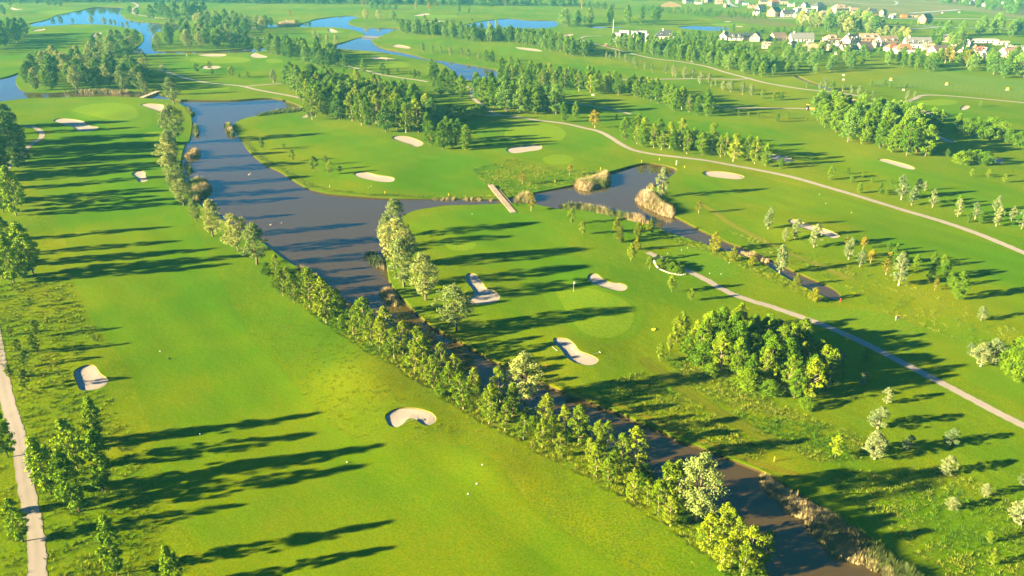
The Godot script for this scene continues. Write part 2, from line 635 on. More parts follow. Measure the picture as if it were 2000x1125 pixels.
func make_crown(kind: String, variant: int) -> Array:
	var r := RandomNumberGenerator.new()
	r.seed = hash(kind) + variant * 77
	var sh: Array = SHAPE[kind]
	var s := Soup.new()
	var t := Soup.new()
	var lean := Vector3(r.randf_range(-0.05, 0.05), 0, r.randf_range(-0.05, 0.05))
	var centres := []
	# trunk with a few bends
	var p := Vector3.ZERO
	var top_h: float = 0.86 if kind != "shrub" else 0.5
	var axis := [p]
	for k in 5:
		p = Vector3(lean.x * (k + 1) * 0.2 + r.randf_range(-0.008, 0.008), top_h * (k + 1) / 5.0, lean.z * (k + 1) * 0.2 + r.randf_range(-0.008, 0.008))
		axis.append(p)
	for k in 5:
		var ra: float = sh[7] * (1.0 - k / 5.6)
		t.tube(axis[k] - Vector3(0, 0.02 if k == 0 else 0.0, 0), axis[k + 1], ra * (1.35 if k == 0 else 1.0), sh[7] * (1.0 - (k + 1) / 5.6), 6)
	# lobes: a lumpy outline rather than a ball
	var lobes := []
	for k in 9:
		lobes.append([Vector3(r.randfn(), r.randfn() * 0.8, r.randfn()).normalized(), r.randf_range(-0.28, 0.32)])
	for k in int(sh[3]):
		var tt := pow(r.randf(), 0.85)
		if kind == "poplar_tree":
			tt = r.randf()
		var y: float = sh[0] + (1.0 - sh[0]) * tt
		var ang := r.randf() * TAU
		var dir := Vector3(cos(ang), (tt - 0.5) * 1.4, sin(ang)).normalized()
		var lump := 1.0
		for q in lobes:
			lump += q[1] * pow(maxf(dir.dot(q[0]), 0.0), 3.0)
		var rad: float = sh[1] * crown_radius(tt, sh[2]) * lump * sqrt(r.randf_range(0.12, 1.0))
		var c := Vector3(cos(ang) * rad, y - sh[6] * 0.35 * tt, sin(ang) * rad) + lean * y
		centres.append(c)
		if k < 11 and kind != "shrub":
			var hit := clampf(y - 0.18, 0.14, 0.75)
			var k2 := clampi(int(hit / top_h * 5.0), 0, 4)
			var start: Vector3 = axis[k2].lerp(axis[k2 + 1], hit / top_h * 5.0 - k2)
			t.tube(start, c, sh[7] * 0.42, sh[7] * 0.12, 4)
	for c in centres:
		var cr: float = sh[6] * r.randf_range(0.65, 1.25)
		var tint := r.randf_range(0.82, 1.15)
		var warm := r.randf_range(0.92, 1.1)
		var spin := r.randf() * TAU
		for k in int(sh[4]):
			var d := Vector3(r.randfn(), r.randfn() * 0.8, r.randfn())
			d = d.normalized() * pow(r.randf(), 0.45)
			var pos: Vector3 = c + d * cr * Vector3(1, 0.85, 1)
			var nn := (d * 0.8 + Vector3(r.randfn(), r.randfn() + 0.35, r.randfn()) * 0.55).normalized()
			var e := nn.cross(Vector3(cos(spin + k), 0.3, sin(spin + k))).normalized()
			var g := nn.cross(e)
			var ls: float = sh[5] * r.randf_range(0.6, 1.2)
			var v := tint * r.randf_range(0.85, 1.15)
			var col := Color(v * warm, v, v * (2.0 - warm))
			s.quad(pos - e * ls * 0.75, pos + g * ls * 0.45, pos + e * ls * 0.75 + nn * ls * 0.2, pos - g * ls * 0.45, col)
	return [t.mesh(), s.mesh()]

func make_trees() -> void:
	for kind in SHAPE:
		proto[kind] = []
		for k in 3:
			var parts := make_crown(kind, k)
			var o := Node3D.new()
			if kind != "shrub":
				inst(parts[0], M.pale_bark if kind in ["alder_tree", "yellow_tree", "silver_tree"] else M.bark, "trunk", o)
			else:
				inst(parts[0], M.bark, "stem", o)
			inst(parts[1], tones[kind][0], "crown", o)
			proto[kind].append(o)

func tree(kind: String, u: float, v: float, hpx: float, label: String, group: String, wide := 1.0, called := "") -> void:
	var p := px(u, v)
	var vary := rng.randf_range(0.76, 1.06) if kind == "alder_tree" else rng.randf_range(0.96, 1.07) * (1.07 if kind == "poplar_tree" else 1.0)
	plant(kind, p, tall(p, v, hpx) * vary, label, group, wide, called)

func plant(kind: String, p: Vector2, h: float, label: String, group: String, wide := 1.0, called := "") -> void:
	var k := rng.randi() % 3
	var o: Node3D = proto[kind][k].duplicate()
	top(o, kind if called == "" else called)
	tag(o, label, "shrub" if kind == "shrub" else "tree", group)
	o.position = at(p) - Vector3(0, 0.05, 0)
	var w := h * wide * rng.randf_range(0.9, 1.12)
	o.transform.basis = (Basis(Vector3(1, 0, 0), rng.randf_range(-0.05, 0.05)) * Basis(Vector3.UP, rng.randf() * TAU)).scaled_local(Vector3(w, h, w))
	(o.get_child(1) as MeshInstance3D).material_override = tones[kind][rng.randi() % 3]

func trees(kind: String, a: Array, label: String, group: String, wide := 1.0, called := "") -> void:
	for i in range(0, a.size(), 3):
		tree(kind, a[i], a[i + 1], a[i + 2], label, group, wide, called)

func scatter(a: Array, gap: float) -> PackedVector2Array:
	var poly := pts(a)
	var lo := poly[0]
	var hi := poly[0]
	for p in poly:
		lo = lo.min(p)
		hi = hi.max(p)
	var r := PackedVector2Array()
	var tries := int((hi.x - lo.x) * (hi.y - lo.y) / (gap * gap) * 14.0)
	for i in tries:
		var p := Vector2(rng.randf_range(lo.x, hi.x), rng.randf_range(lo.y, hi.y))
		if not Geometry2D.is_point_in_polygon(p, poly):
			continue
		var free := true
		for q in r:
			if q.distance_squared_to(p) < gap * gap:
				free = false
				break
		if free:
			r.append(p)
	return r

func wet(p: Vector2) -> bool:
	for w in water_polys:
		if Geometry2D.is_point_in_polygon(p, w):
			return true
	return false

func grove(kinds: Array, a: Array, gap: float, h0: float, h1: float, label: String, group: String, called := "") -> void:
	for p in scatter(a, gap):
		if not wet(p):
			plant(kinds[rng.randi() % kinds.size()], p, rng.randf_range(h0, h1), label, group, 1.0, called)

# a far wood that reads as one mass
func wood(called: String, kind: String, points: PackedVector2Array, h0: float, h1: float, label: String) -> void:
	var mm := MultiMesh.new()
	mm.transform_format = MultiMesh.TRANSFORM_3D
	mm.mesh = (proto[kind][0].get_child(1) as MeshInstance3D).mesh
	mm.instance_count = points.size()
	for i in points.size():
		var h := rng.randf_range(h0, h1)
		var w := h * rng.randf_range(0.85, 1.25)
		mm.set_instance_transform(i, Transform3D(Basis(Vector3.UP, rng.randf() * TAU).scaled_local(Vector3(w, h, w)), at(points[i]) - Vector3(0, h * 0.06, 0)))
	var o := MultiMeshInstance3D.new()
	o.multimesh = mm
	o.material_override = tones[kind][1]
	top(o, called)
	tag(o, label, "wood")
	o.set_meta("kind", "stuff")

# ---------------------------------------------------------------- grass tufts and reeds
func blade_tuft(count: int, spread: float, tallness: float, lean: float, seed_: int, thick := 0.13) -> ArrayMesh:
	var r := RandomNumberGenerator.new()
	r.seed = seed_
	var s := Soup.new()
	for k in count:
		var a := r.randf() * TAU
		var b := Vector3(cos(a), 0, sin(a)) * sqrt(r.randf()) * spread
		var h := tallness * r.randf_range(0.6, 1.15)
		var tip := b + Vector3(cos(a), 0, sin(a)) * lean * r.randf_range(0.3, 1.2) + Vector3(0, h, 0)
		var side := Vector3(-sin(a + 0.6), 0, cos(a + 0.6)) * tallness * thick
		var v := r.randf_range(0.75, 1.2)
		var c := Color(v, v, v)
		s.tri(b - side, tip, b + side, c)
	return s.mesh()

func field(called: String, label: String, category: String, points: PackedVector2Array, meshes: Array, m: Material, cols: Array, s0: float, s1: float, low := -99.0, outline := PackedVector2Array()) -> void:
	var mm := MultiMesh.new()
	mm.transform_format = MultiMesh.TRANSFORM_3D
	mm.use_colors = true
	mm.mesh = meshes[rng.randi() % meshes.size()]
	mm.instance_count = points.size()
	for i in points.size():
		var k := rng.randf_range(s0, s1)
		var q := at(points[i])
		if outline.size() > 2:
			# shorter, thinner growth towards the edge of a bed
			k *= clampf(0.45 + 0.4 * edge_distance(points[i], outline) * (1.0 + n3.get_noise_2d(points[i].x * 40.0, points[i].y * 40.0)), 0.4, 1.1)
		if low > -90.0:
			q.y = low
		mm.set_instance_transform(i, Transform3D(Basis(Vector3.UP, rng.randf() * TAU).scaled_local(Vector3(k, k * rng.randf_range(0.7, 1.2), k)), q - Vector3(0, 0.02, 0)))
		var patch := clampf(0.5 + n3.get_noise_2d(points[i].x * 6.0, points[i].y * 6.0) * 1.6 + rng.randf_range(-0.25, 0.25), 0.0, 1.0)
		var c: Vector3 = (cols[0] as Vector3).lerp(cols[1], patch)
		mm.set_instance_color(i, Color(c.x, c.y, c.z))
	var o := MultiMeshInstance3D.new()
	o.multimesh = mm
	o.material_override = m
	top(o, called)
	tag(o, label, category)
	o.set_meta("kind", "stuff")

func sandy(p: Vector2) -> bool:
	for k in bunker_polys.size():
		if absf(p.x - mounds[k][0]) < 12.0 and absf(p.y - mounds[k][1]) < 12.0 and Geometry2D.is_point_in_polygon(p, bunker_polys[k]):
			return true
	return false

func sprinkle(a: Array, per_m2: float) -> PackedVector2Array:
	var poly := pts(a)
	var lo := poly[0]
	var hi := poly[0]
	for p in poly:
		lo = lo.min(p)
		hi = hi.max(p)
	var r := PackedVector2Array()
	for i in int((hi.x - lo.x) * (hi.y - lo.y) * per_m2):
		var p := Vector2(rng.randf_range(lo.x, hi.x), rng.randf_range(lo.y, hi.y))
		if Geometry2D.is_point_in_polygon(p, poly) and not sandy(p):
			r.append(p)
	return r

func reeds(a: Array, label: String, dens: float, h: float, cols: Array) -> void:
	var p := sprinkle(a, dens)
	if p.size() < 4:
		p = sprinkle(a, dens * 6.0)
	field("reed_bed", label, "reeds", p, M.reed_meshes, M.reed, cols, h * 0.6, h * 1.05, WATER - 0.05, smooth(pts(a), true, 2))

# ---------------------------------------------------------------- houses
func gable_wall(w: float, d: float, h: float, rise: float) -> ArrayMesh:
	var s := Soup.new()
	var x := w * 0.5
	var z := d * 0.5
	s.quad(Vector3(-x, 0, z), Vector3(-x, h, z), Vector3(x, h, z), Vector3(x, 0, z))
	s.quad(Vector3(x, 0, -z), Vector3(x, h, -z), Vector3(-x, h, -z), Vector3(-x, 0, -z))
	s.quad(Vector3(x, 0, z), Vector3(x, h, z), Vector3(x, h, -z), Vector3(x, 0, -z))
	s.quad(Vector3(-x, 0, -z), Vector3(-x, h, -z), Vector3(-x, h, z), Vector3(-x, 0, z))
	if rise > 0.0:
		s.tri(Vector3(x, h, z), Vector3(x, h + rise, 0), Vector3(x, h, -z))
		s.tri(Vector3(-x, h, -z), Vector3(-x, h + rise, 0), Vector3(-x, h, z))
	return s.mesh()

func slab(s: Soup, q: Array, t: float) -> void:
	var nn: Vector3 = ((q[3] as Vector3) - q[0]).cross((q[1] as Vector3) - q[0]).normalized()
	if nn.y < 0:
		nn = -nn
		q.reverse()
	var b := []
	for p in q:
		b.append(p - nn * t)
	s.quad(q[0], q[1], q[2], q[3])
	s.quad(b[3], b[2], b[1], b[0])
	for k in 4:
		var j := (k + 1) % 4
		s.quad(q[k], b[k], b[j], q[j])

func gable_roof(w: float, d: float, h: float, rise: float, over: float) -> ArrayMesh:
	var s := Soup.new()
	var x := w * 0.5 + over
	var z := d * 0.5 + over
	var dip := rise * over / (d * 0.5)
	var y := h + 0.14
	for k in [-1.0, 1.0]:
		slab(s, [Vector3(-x, y - dip, z * k), Vector3(-x, y + rise, 0), Vector3(x, y + rise, 0), Vector3(x, y - dip, z * k)], 0.13)
	return s.mesh()

func hip_roof(w: float, d: float, h: float, rise: float, over: float, ridge: float) -> ArrayMesh:
	var s := Soup.new()
	var x := w * 0.5 + over
	var z := d * 0.5 + over
	var r := w * ridge * 0.5
	var a := Vector3(-x, h, z)
	var b := Vector3(x, h, z)
	var c := Vector3(x, h, -z)
	var e := Vector3(-x, h, -z)
	var p := Vector3(-r, h + rise, 0)
	var q := Vector3(r, h + rise, 0)
	s.quad(a, p, q, b)
	s.quad(c, q, p, e)
	s.tri(b, q, c)
	s.tri(e, p, a)
	s.quad(a, b, c, e)
	return s.mesh()

func part_box(called: String, p: Vector3, sz: Vector3, m: Material, parent: Node3D, turn := 0.0) -> MeshInstance3D:
	var s := Soup.new()
	s.box(Vector3.ZERO, sz)
	var o := inst(s.mesh(), m, called, parent)
	o.position = p
	o.rotation.y = turn
	return o

func window(parent: Node3D, p: Vector3, w: float, h: float, turn: float) -> void:
	var f := part_box("window", p, Vector3(w + 0.24, h + 0.24, 0.10), M.white, parent, turn)
	part_box("pane", Vector3(0, 0, 0.045), Vector3(w, h, 0.05), M.glass, f)

# u, v: middle of the front foot of the house; wpx: its width in the photograph; turn: of the ridge
func house(u: float, v: float, wpx: float, ratio: float, storeys: float, turn: float, wall: String, roof: String, style: String, label: String, group := "", extras := "cd") -> Node3D:
	var p := px(u, v)
	var m := wpx * Vector3(p.x, -CAM_H, p.y).length() / F * 0.94
	var w := m / (absf(cos(turn)) + ratio * absf(sin(turn)))
	var d := w * ratio
	var h := 2.7 * storeys
	var rise := d * (0.46 if style == "gable" else 0.40)
	rise = minf(rise, 5.0)
	var o := thing("house", label, "house", group)
	o.position = at(p) + Vector3(0, -0.1, -d * 0.5)
	o.rotation.y = turn
	if style == "flat":
		inst(gable_wall(w, d, h, 0.0), M[wall], "wall", o)
		part_box("roof", Vector3(0, h + 0.12, 0), Vector3(w + 0.3, 0.3, d + 0.3), M[roof], o)
	else:
		inst(gable_wall(w, d, h, rise if style == "gable" else 0.0), M[wall], "wall", o)
		var rf := inst(gable_roof(w, d, h, rise, 0.45) if style == "gable" else hip_roof(w, d, h, rise, 0.4, 0.45), M[roof], "roof", o)
		if "c" in extras:
			part_box("chimney", Vector3(-w * 0.36 if style == "gable" else -w * 0.15, h + rise * 0.9, 0.25), Vector3(1.0, rise * 0.55 + 1.0, 0.9), M[wall], rf)
		if "d" in extras:
			for k in [-0.2, 0.22]:
				var dm := inst(gable_wall(1.9, 1.9, 1.35, 0.0), M.white, "dormer", rf)
				dm.position = Vector3(w * k, h + rise * 0.22, d * 0.5 - d * 0.25 + 0.35)
				part_box("dormer_roof", Vector3(w * k, h + rise * 0.22 + 1.43, d * 0.25 + 0.35), Vector3(2.2, 0.14, 2.2), M[roof], rf)
				part_box("pane", Vector3(w * k, h + rise * 0.22 + 0.75, d * 0.25 + 0.35 + 0.97), Vector3(1.4, 0.9, 0.06), M.glass, rf)
	var n := maxi(int(w / 3.2), 2)
	for fl in int(ceil(storeys)):
		for k in n:
			var x := w * ((k + 0.5) / n - 0.5)
			if fl == 0 and k == n / 2:
				part_box("door", Vector3(x, 1.05, d * 0.5 + 0.02), Vector3(1.0, 2.1, 0.08), M.dark, o)
				continue
			window(o, Vector3(x, 1.45 + fl * 2.7, d * 0.5 + 0.03), 1.25, 1.2, 0.0)
		for side in [-1.0, 1.0]:
			for k in [-0.22, 0.22]:
				window(o, Vector3(side * (w * 0.5 + 0.03), 1.45 + fl * 2.7, d * k), 1.1, 1.2, side * PI * 0.5)
	if style == "gable":
		for side in [-1.0, 1.0]:
			window(o, Vector3(side * (w * 0.5 + 0.03), h + rise * 0.3, 0), 1.2, 1.1, side * PI * 0.5)
	return o

# ---------------------------------------------------------------- outlines read off the photograph
const LAKE := [-60, 160, 0, 152, 20, 147, 37, 142, 33, 150, 32, 162, 45, 177, 75, 181, 125, 180, 175, 176, 225, 176, 265, 179, 300, 180, 312, 184, 325, 187, 350, 195, 365, 194, 450, 195, 500, 192, 532, 191, 555, 195, 582, 204, 592, 211, 582, 217, 550, 220, 515, 222, 500, 226, 475, 232, 460, 240, 456, 250, 465, 262, 477, 281, 485, 293, 500, 308, 517, 321, 550, 336, 575, 352, 600, 366, 625, 373, 645, 377, 687, 381, 725, 384, 770, 387, 825, 388, 875, 387, 925, 388, 970, 388, 1000, 384, 1040, 376, 1082, 368, 1120, 360, 1150, 350, 1190, 335, 1207, 330, 1237, 322, 1262, 318, 1287, 320, 1317, 327, 1322, 333, 1312, 343, 1300, 353, 1280, 365, 1262, 378, 1275, 400, 1305, 416, 1325, 425, 1350, 438, 1375, 451, 1395, 459, 1425, 473, 1450, 481, 1475, 491, 1500, 502, 1517, 511, 1537, 521, 1562, 533, 1592, 546, 1625, 561, 1640, 572, 1643, 580, 1632, 586, 1605, 577, 1575, 562, 1560, 556, 1525, 536, 1500, 520, 1475, 508, 1445, 498, 1412, 489, 1385, 479, 1350, 468, 1317, 458, 1280, 443, 1250, 434, 1220, 428, 1175, 417, 1125, 408, 1095, 408, 1060, 402, 1037, 398, 990, 397, 925, 400, 875, 401, 845, 405, 815, 410, 795, 417, 783, 427, 770, 442, 762, 458, 758, 475, 754, 500, 757, 518, 762, 546, 775, 567, 792, 584, 807, 602, 832, 625, 862, 645, 892, 662, 925, 680, 962, 700, 1000, 717, 1067, 747, 1100, 760, 1130, 772, 1162, 785, 1187, 795, 1220, 807, 1250, 822, 1297, 842, 1333, 859, 1376, 873, 1411, 886, 1446, 901, 1486, 916, 1520, 936, 1560, 960, 1600, 986, 1650, 1020, 1700, 1055, 1750, 1090, 1800, 1130, 1850, 1180, 1900, 1240, 1560, 1240, 1530, 1170, 1500, 1125, 1470, 1085, 1440, 1052, 1395, 1015, 1340, 977, 1278, 936, 1222, 900, 1152, 862, 1085, 832, 1020, 804, 955, 772, 888, 738, 826, 708, 765, 673, 708, 638, 668, 604, 640, 574, 625, 550, 600, 532, 575, 518, 550, 503, 530, 487, 510, 472, 487, 460, 460, 445, 440, 433, 420, 419, 400, 407, 385, 396, 371, 386, 362, 370, 356, 350, 352, 336, 354, 306, 362, 281, 370, 272, 375, 237, 367, 215, 355, 205, 343, 198, 325, 194, 300, 193, 275, 191, 225, 188, 175, 189, 100, 191, 55, 192, 25, 195, 0, 198, -60, 203]
const POND_NW := [56, 46, 80, 41, 94, 37, 112, 29, 137, 24, 162, 19, 181, 14, 200, 13, 225, 14, 241, 16, 235, 22, 237, 29, 250, 38, 275, 42, 300, 44, 325, 47, 356, 48, 375, 52, 360, 57, 312, 61, 300, 70, 297, 85, 302, 97, 350, 99, 400, 99, 445, 97, 480, 94, 520, 93, 522, 97, 500, 101, 450, 103, 400, 104, 340, 104, 300, 105, 255, 107, 242, 103, 262, 95, 275, 85, 280, 75, 275, 63, 260, 57, 240, 53, 215, 49, 200, 48, 150, 47, 125, 49, 105, 50, 85, 51, 70, 52]
const POND_N := [515, 47, 550, 49, 582, 49, 610, 39, 640, 34, 675, 31, 702, 32, 685, 39, 681, 45, 690, 50, 725, 54, 762, 54, 782, 56, 765, 62, 740, 72, 727, 78, 732, 85, 750, 94, 782, 101, 812, 107, 837, 115, 870, 119, 900, 124, 937, 130, 970, 136, 975, 146, 970, 153, 950, 157, 912, 156, 890, 147, 875, 131, 855, 122, 832, 118, 800, 112, 750, 103, 712, 99, 650, 94, 632, 89, 660, 85, 695, 75, 708, 72, 710, 66, 695, 60, 675, 56, 640, 53, 582, 53, 515, 52]
const POND_NE := [892, 52, 912, 46, 950, 40, 975, 37, 1000, 36, 1037, 39, 1085, 41, 1088, 50, 1062, 55, 1000, 55, 975, 55, 925, 56]
const POND_E := [1325, 52, 1362, 50, 1412, 52, 1425, 56, 1412, 60, 1375, 59, 1337, 56]
const BROOK_E := [1555, 146, 1578, 156, 1600, 164, 1630, 173, 1655, 178, 1655, 181, 1628, 177, 1596, 168, 1574, 160, 1552, 150]
const SLIVER := [1150, 51, 1180, 52, 1215, 52, 1215, 54, 1180, 55, 1150, 54]

const BUNKERS := [
	["rounded triangular sand bunker in the rough beside the left gravel track", "", [145, 724, 155, 717, 172, 712, 185, 714, 197, 729, 211, 739, 210, 747, 197, 757, 175, 762, 157, 761, 150, 749, 144, 734]],
	["kidney shaped sand bunker with a rake, at the edge of the big fairway", "", [752, 814, 757, 806, 772, 798, 792, 795, 817, 797, 840, 804, 851, 814, 850, 824, 835, 831, 822, 827, 810, 818, 797, 818, 787, 828, 775, 834, 760, 831]],
	["L shaped sand bunker beside a lone pale willow by the river", "", [910, 538, 917, 533, 930, 536, 942, 551, 950, 562, 965, 567, 976, 577, 972, 587, 950, 593, 925, 594, 910, 590, 910, 586, 925, 574, 922, 564, 912, 551]],
	["curved sand bunker on the far side of the green with the white flag", "", [1147, 543, 1152, 535, 1165, 534, 1177, 543, 1192, 550, 1212, 552, 1225, 558, 1222, 566, 1210, 568, 1192, 565, 1175, 560, 1157, 553]],
	["bean shaped sand bunker with rakes between the flagged green and river", "", [1080, 663, 1086, 659, 1107, 661, 1122, 671, 1132, 684, 1155, 693, 1169, 702, 1162, 711, 1147, 713, 1125, 709, 1107, 698, 1095, 682, 1085, 672]],
	["long pale sand bunker on the grassy peninsula near the lake shore", "", [691, 341, 697, 337, 715, 336, 737, 341, 765, 345, 771, 350, 765, 355, 745, 355, 720, 351, 700, 346]],
	["pale sand bunker just below the middle grove on the peninsula", "", [765, 269, 775, 265, 797, 266, 815, 272, 827, 279, 822, 285, 810, 286, 797, 281, 777, 275]],
	["sand bunker partly in shade beside a small oval tee", "", [988, 292, 1000, 287, 1020, 284, 1045, 282, 1058, 285, 1055, 292, 1030, 296, 1010, 299, 995, 298]],
	["smooth elongated sand bunker between the small pond and the long curving path", "", [1372, 337, 1382, 334, 1412, 335, 1445, 341, 1454, 346, 1445, 350, 1422, 349, 1390, 345, 1377, 342]],
	["long sand bunker behind two pale willows", "", [1539, 431, 1550, 428, 1575, 436, 1612, 447, 1635, 456, 1640, 462, 1625, 465, 1600, 456, 1570, 446, 1547, 437]],
	["sand bunker alone on open fairway near the tall right grove", "", [1715, 312, 1725, 310, 1750, 315, 1775, 322, 1787, 328, 1780, 331, 1757, 326, 1732, 318]],
	["sand bunker half hidden at the end of the grove by the curving path", "", [1495, 300, 1525, 303, 1545, 308, 1548, 314, 1535, 316, 1510, 311, 1498, 307]],
	["narrow straight sand bunker along the far path", "", [1617, 185, 1632, 185, 1662, 192, 1686, 199, 1675, 201, 1650, 196, 1625, 189]],
	["small sand bunker among slim trees behind the right grove", "", [1787, 214, 1812, 217, 1837, 222, 1851, 227, 1847, 230, 1825, 226, 1800, 220]],
	["slanting sand bunker beside the short path in the right grove", "", [1810, 260, 1825, 261, 1850, 270, 1866, 276, 1857, 278, 1832, 271, 1815, 265]],
	["small round sand bunker on a far green below the practice net", "", [1875, 212, 1882, 206, 1894, 207, 1890, 212, 1880, 215]],
	["small sand bunker beside a clump of bushes on right fairway", "", [1930, 308, 1945, 307, 1959, 311, 1959, 318, 1947, 318, 1937, 313]],
	["sand bunker between the lakeside willow and the channel green", "", [275, 205, 287, 202, 317, 204, 322, 211, 335, 216, 322, 220, 305, 216, 290, 211]],
	["wavy sand bunker in front of the green near the dark trees", "", [104, 236, 117, 231, 140, 232, 165, 237, 175, 245, 191, 247, 189, 252, 170, 257, 152, 255, 140, 247, 120, 241]],
	["small sand bunker crossed by tree shadow on the lakeside fairway", "", [257, 340, 265, 334, 277, 333, 285, 337, 284, 343, 289, 351, 282, 355, 270, 355, 265, 347]],
	["flat sand bunker behind a green below the island wood", "bunkers round the far greens", [386, 107, 405, 105, 440, 106, 435, 110, 405, 110]],
	["small pale sand bunker beside a distant green", "bunkers round the far greens", [487, 108, 497, 103, 510, 107, 522, 111, 510, 113, 495, 112]],
	["small pale sand bunker beside a distant green", "bunkers round the far greens", [392, 131, 400, 128, 428, 129, 428, 133, 410, 135, 396, 134]],
	["small pale sand bunker beside a distant green", "bunkers round the far greens", [180, 68, 185, 64, 199, 64, 195, 68, 196, 72, 181, 72]],
	["small pale sand bunker beside a distant green", "bunkers round the far greens", [62, 60, 72, 57, 87, 56, 85, 59, 70, 61]],
	["small pale sand bunker beside a distant green", "bunkers round the far greens", [18, 17, 23, 14, 32, 17, 45, 18, 30, 20]],
	["small pale sand bunker beside a distant green", "bunkers round the far greens", [641, 56, 650, 57, 660, 62, 655, 64, 642, 62]],
	["small pale sand bunker beside a distant green", "bunkers round the far greens", [720, 112, 737, 111, 772, 115, 770, 117, 737, 115]],
	["small pale sand bunker beside a distant green", "bunkers round the far greens", [765, 89, 777, 87, 800, 92, 797, 95, 772, 92]],
	["small pale sand bunker beside a distant green", "bunkers round the far greens", [808, 30, 830, 26, 840, 28, 820, 31]],
	["small pale sand bunker beside a distant green", "bunkers round the far greens", [835, 41, 862, 40, 862, 43, 838, 43]],
	["long thin sand bunker beyond the long middle grove", "", [1005, 92, 1025, 93, 1050, 96, 1059, 100, 1045, 100, 1015, 96]],
	["small pale sand bunker beside a distant green", "bunkers round the far greens", [1100, 68, 1118, 66, 1116, 70, 1102, 71]],
	["small pale sand bunker beside a distant green", "bunkers round the far greens", [1414, 41, 1427, 41, 1425, 43, 1415, 43]],
	["small pale sand bunker beside a distant green", "bunkers round the far greens", [1436, 50, 1450, 51, 1449, 53, 1437, 52]]]

func _ready() -> void:
	rng.seed = 20240611
	# ---- camera
	var cam := Camera3D.new()
	cam.name = "camera"
	cam.fov = rad_to_deg(2.0 * atan(562.5 / F))
	cam.far = 12000.0
	cam.near = 0.5
	cam.position = Vector3(0, CAM_H, 0)
	cam.rotation = Vector3(-PITCH, 0, 0)
	add_child(cam)
	cam.current = true
	# ---- sky, haze and exposure
	var env := Environment.new()
	var sky_mat := ProceduralSkyMaterial.new()
	sky_mat.sky_top_color = lin(0.022, 0.135, 0.40)
	sky_mat.sky_horizon_color = lin(0.08, 0.42, 1.0)
	sky_mat.sky_curve = 0.09
	sky_mat.ground_bottom_color = lin(0.05, 0.08, 0.03)
	sky_mat.ground_horizon_color = lin(0.45, 0.58, 0.66)
	var sky := Sky.new()
	sky.sky_material = sky_mat
	env.background_mode = Environment.BG_SKY
	env.sky = sky
	env.background_energy_multiplier = 0.165
	env.tonemap_mode = Environment.TONE_MAPPER_LINEAR
	env.tonemap_exposure = 9.2
	env.fog_enabled = true
	env.fog_density = 0.00012
	env.fog_light_color = Color(0.42, 0.86, 1.0)
	env.sdfgi_enabled = true
	env.ssao_enabled = true
	env.ssil_enabled = true
	var we := WorldEnvironment.new()
	we.name = "environment"
	we.environment = env
	add_child(we)
	# ---- the sun, low on the left, a little behind the camera
	var sun := DirectionalLight3D.new()
	sun.name = "sun"
	sun.light_energy = 1.6
	sun.light_color = Color(1.0, 0.90, 0.68)
	sun.light_angular_distance = 0.6
	sun.shadow_enabled = true
	var az := deg_to_rad(74.7)
	var el := deg_to_rad(14.5)
	var dir := Vector3(sin(az) * cos(el), -sin(el), -cos(az) * cos(el))
	sun.basis = Basis.looking_at(dir)
	add_child(sun)
	# ---- noise fields and materials
	n1.noise_type = FastNoiseLite.TYPE_SIMPLEX_SMOOTH
	n1.seed = 11
	n1.frequency = 1.0 / 75.0
	n1.fractal_octaves = 2
	n2.noise_type = FastNoiseLite.TYPE_SIMPLEX_SMOOTH
	n2.seed = 23
	n2.frequency = 1.0 / 24.0
	n2.fractal_octaves = 2
	n3.noise_type = FastNoiseLite.TYPE_SIMPLEX_SMOOTH
	n3.seed = 37
	n3.frequency = 1.0 / 90.0
	n3.fractal_octaves = 2
	make_materials()
	M.reed_meshes = [blade_tuft(64, 0.62, 1.0, 0.16, 4, 0.035), blade_tuft(64, 0.58, 1.0, 0.22, 5, 0.035)]
	M.tuft_meshes = [blade_tuft(18, 0.42, 0.24, 0.26, 6), blade_tuft(18, 0.36, 0.28, 0.30, 7)]
	make_trees()
	# ---- the lie of the land
	for b in BUNKERS:
		var c := Vector2.ZERO
		var p := pts(b[2])
		for q in p:
			c += q / p.size()
		var r := 0.0
		for q in p:
			r = maxf(r, q.distance_to(c))
		mounds.append([c.x, c.y, r * r * 2.6, 0.45])
	for g in [[215, 225, 9.0, 0.7], [1165, 615, 9.0, 0.5], [720, 745, 8.0, 1.0], [975, 915, 6.0, 0.5]]:
		var c := px(g[0], g[1])
		mounds.append([c.x, c.y, g[2] * g[2], g[3]])
	for g in [[725, 745, 7.0, 0.45], [985, 920, 6.0, 0.6], [300, 800, 8.0, 0.5], [1080, 710, 5.0, 0.8], [880, 640, 6.0, 0.5], [1100, 770, 5.0, 0.8], [1820, 600, 14.0, 0.5], [1540, 500, 12.0, 0.6], [1300, 480, 9.0, 0.4], [150, 700, 9.0, 0.5], [110, 480, 12.0, 0.6], [1000, 310, 14.0, 0.5], [1640, 330, 25.0, 0.6], [1650, 260, 30.0, 0.5], [230, 880, 5.0, 0.6], [900, 1110, 7.0, 0.3], [1780, 900, 6.0, 0.5], [1530, 905, 4.0, 0.8], [1770, 1075, 5.0, 0.8], [650, 300, 20.0, 0.3], [760, 400, 25.0, 0.3], [90, 200, 30.0, 0.2], [270, 240, 10.0, 0.4], [620, 805, 5.0, 0.6], [1610, 160, 50.0, 0.6]]:
		var c := px(g[0], g[1])
		dry.append([c.x, c.y, g[2] * g[2], g[3]])
	var z := -4200.0
	while z < -46.0:
		zs.append(z)
		z += maxf(1.8, -z * 0.021)
	zs.append(-44.0)
	var half := PackedFloat32Array()
	var x := 0.9
	while x < 3600.0:
		half.append(x)
		x += 1.8 if x < 75.0 else x * 0.026
	for i in half.size():
		xs.append(-half[half.size() - 1 - i])
	xs.append_array(half)
	for zz in zs:
		for xx in xs:
			hg.append(height(xx, zz))
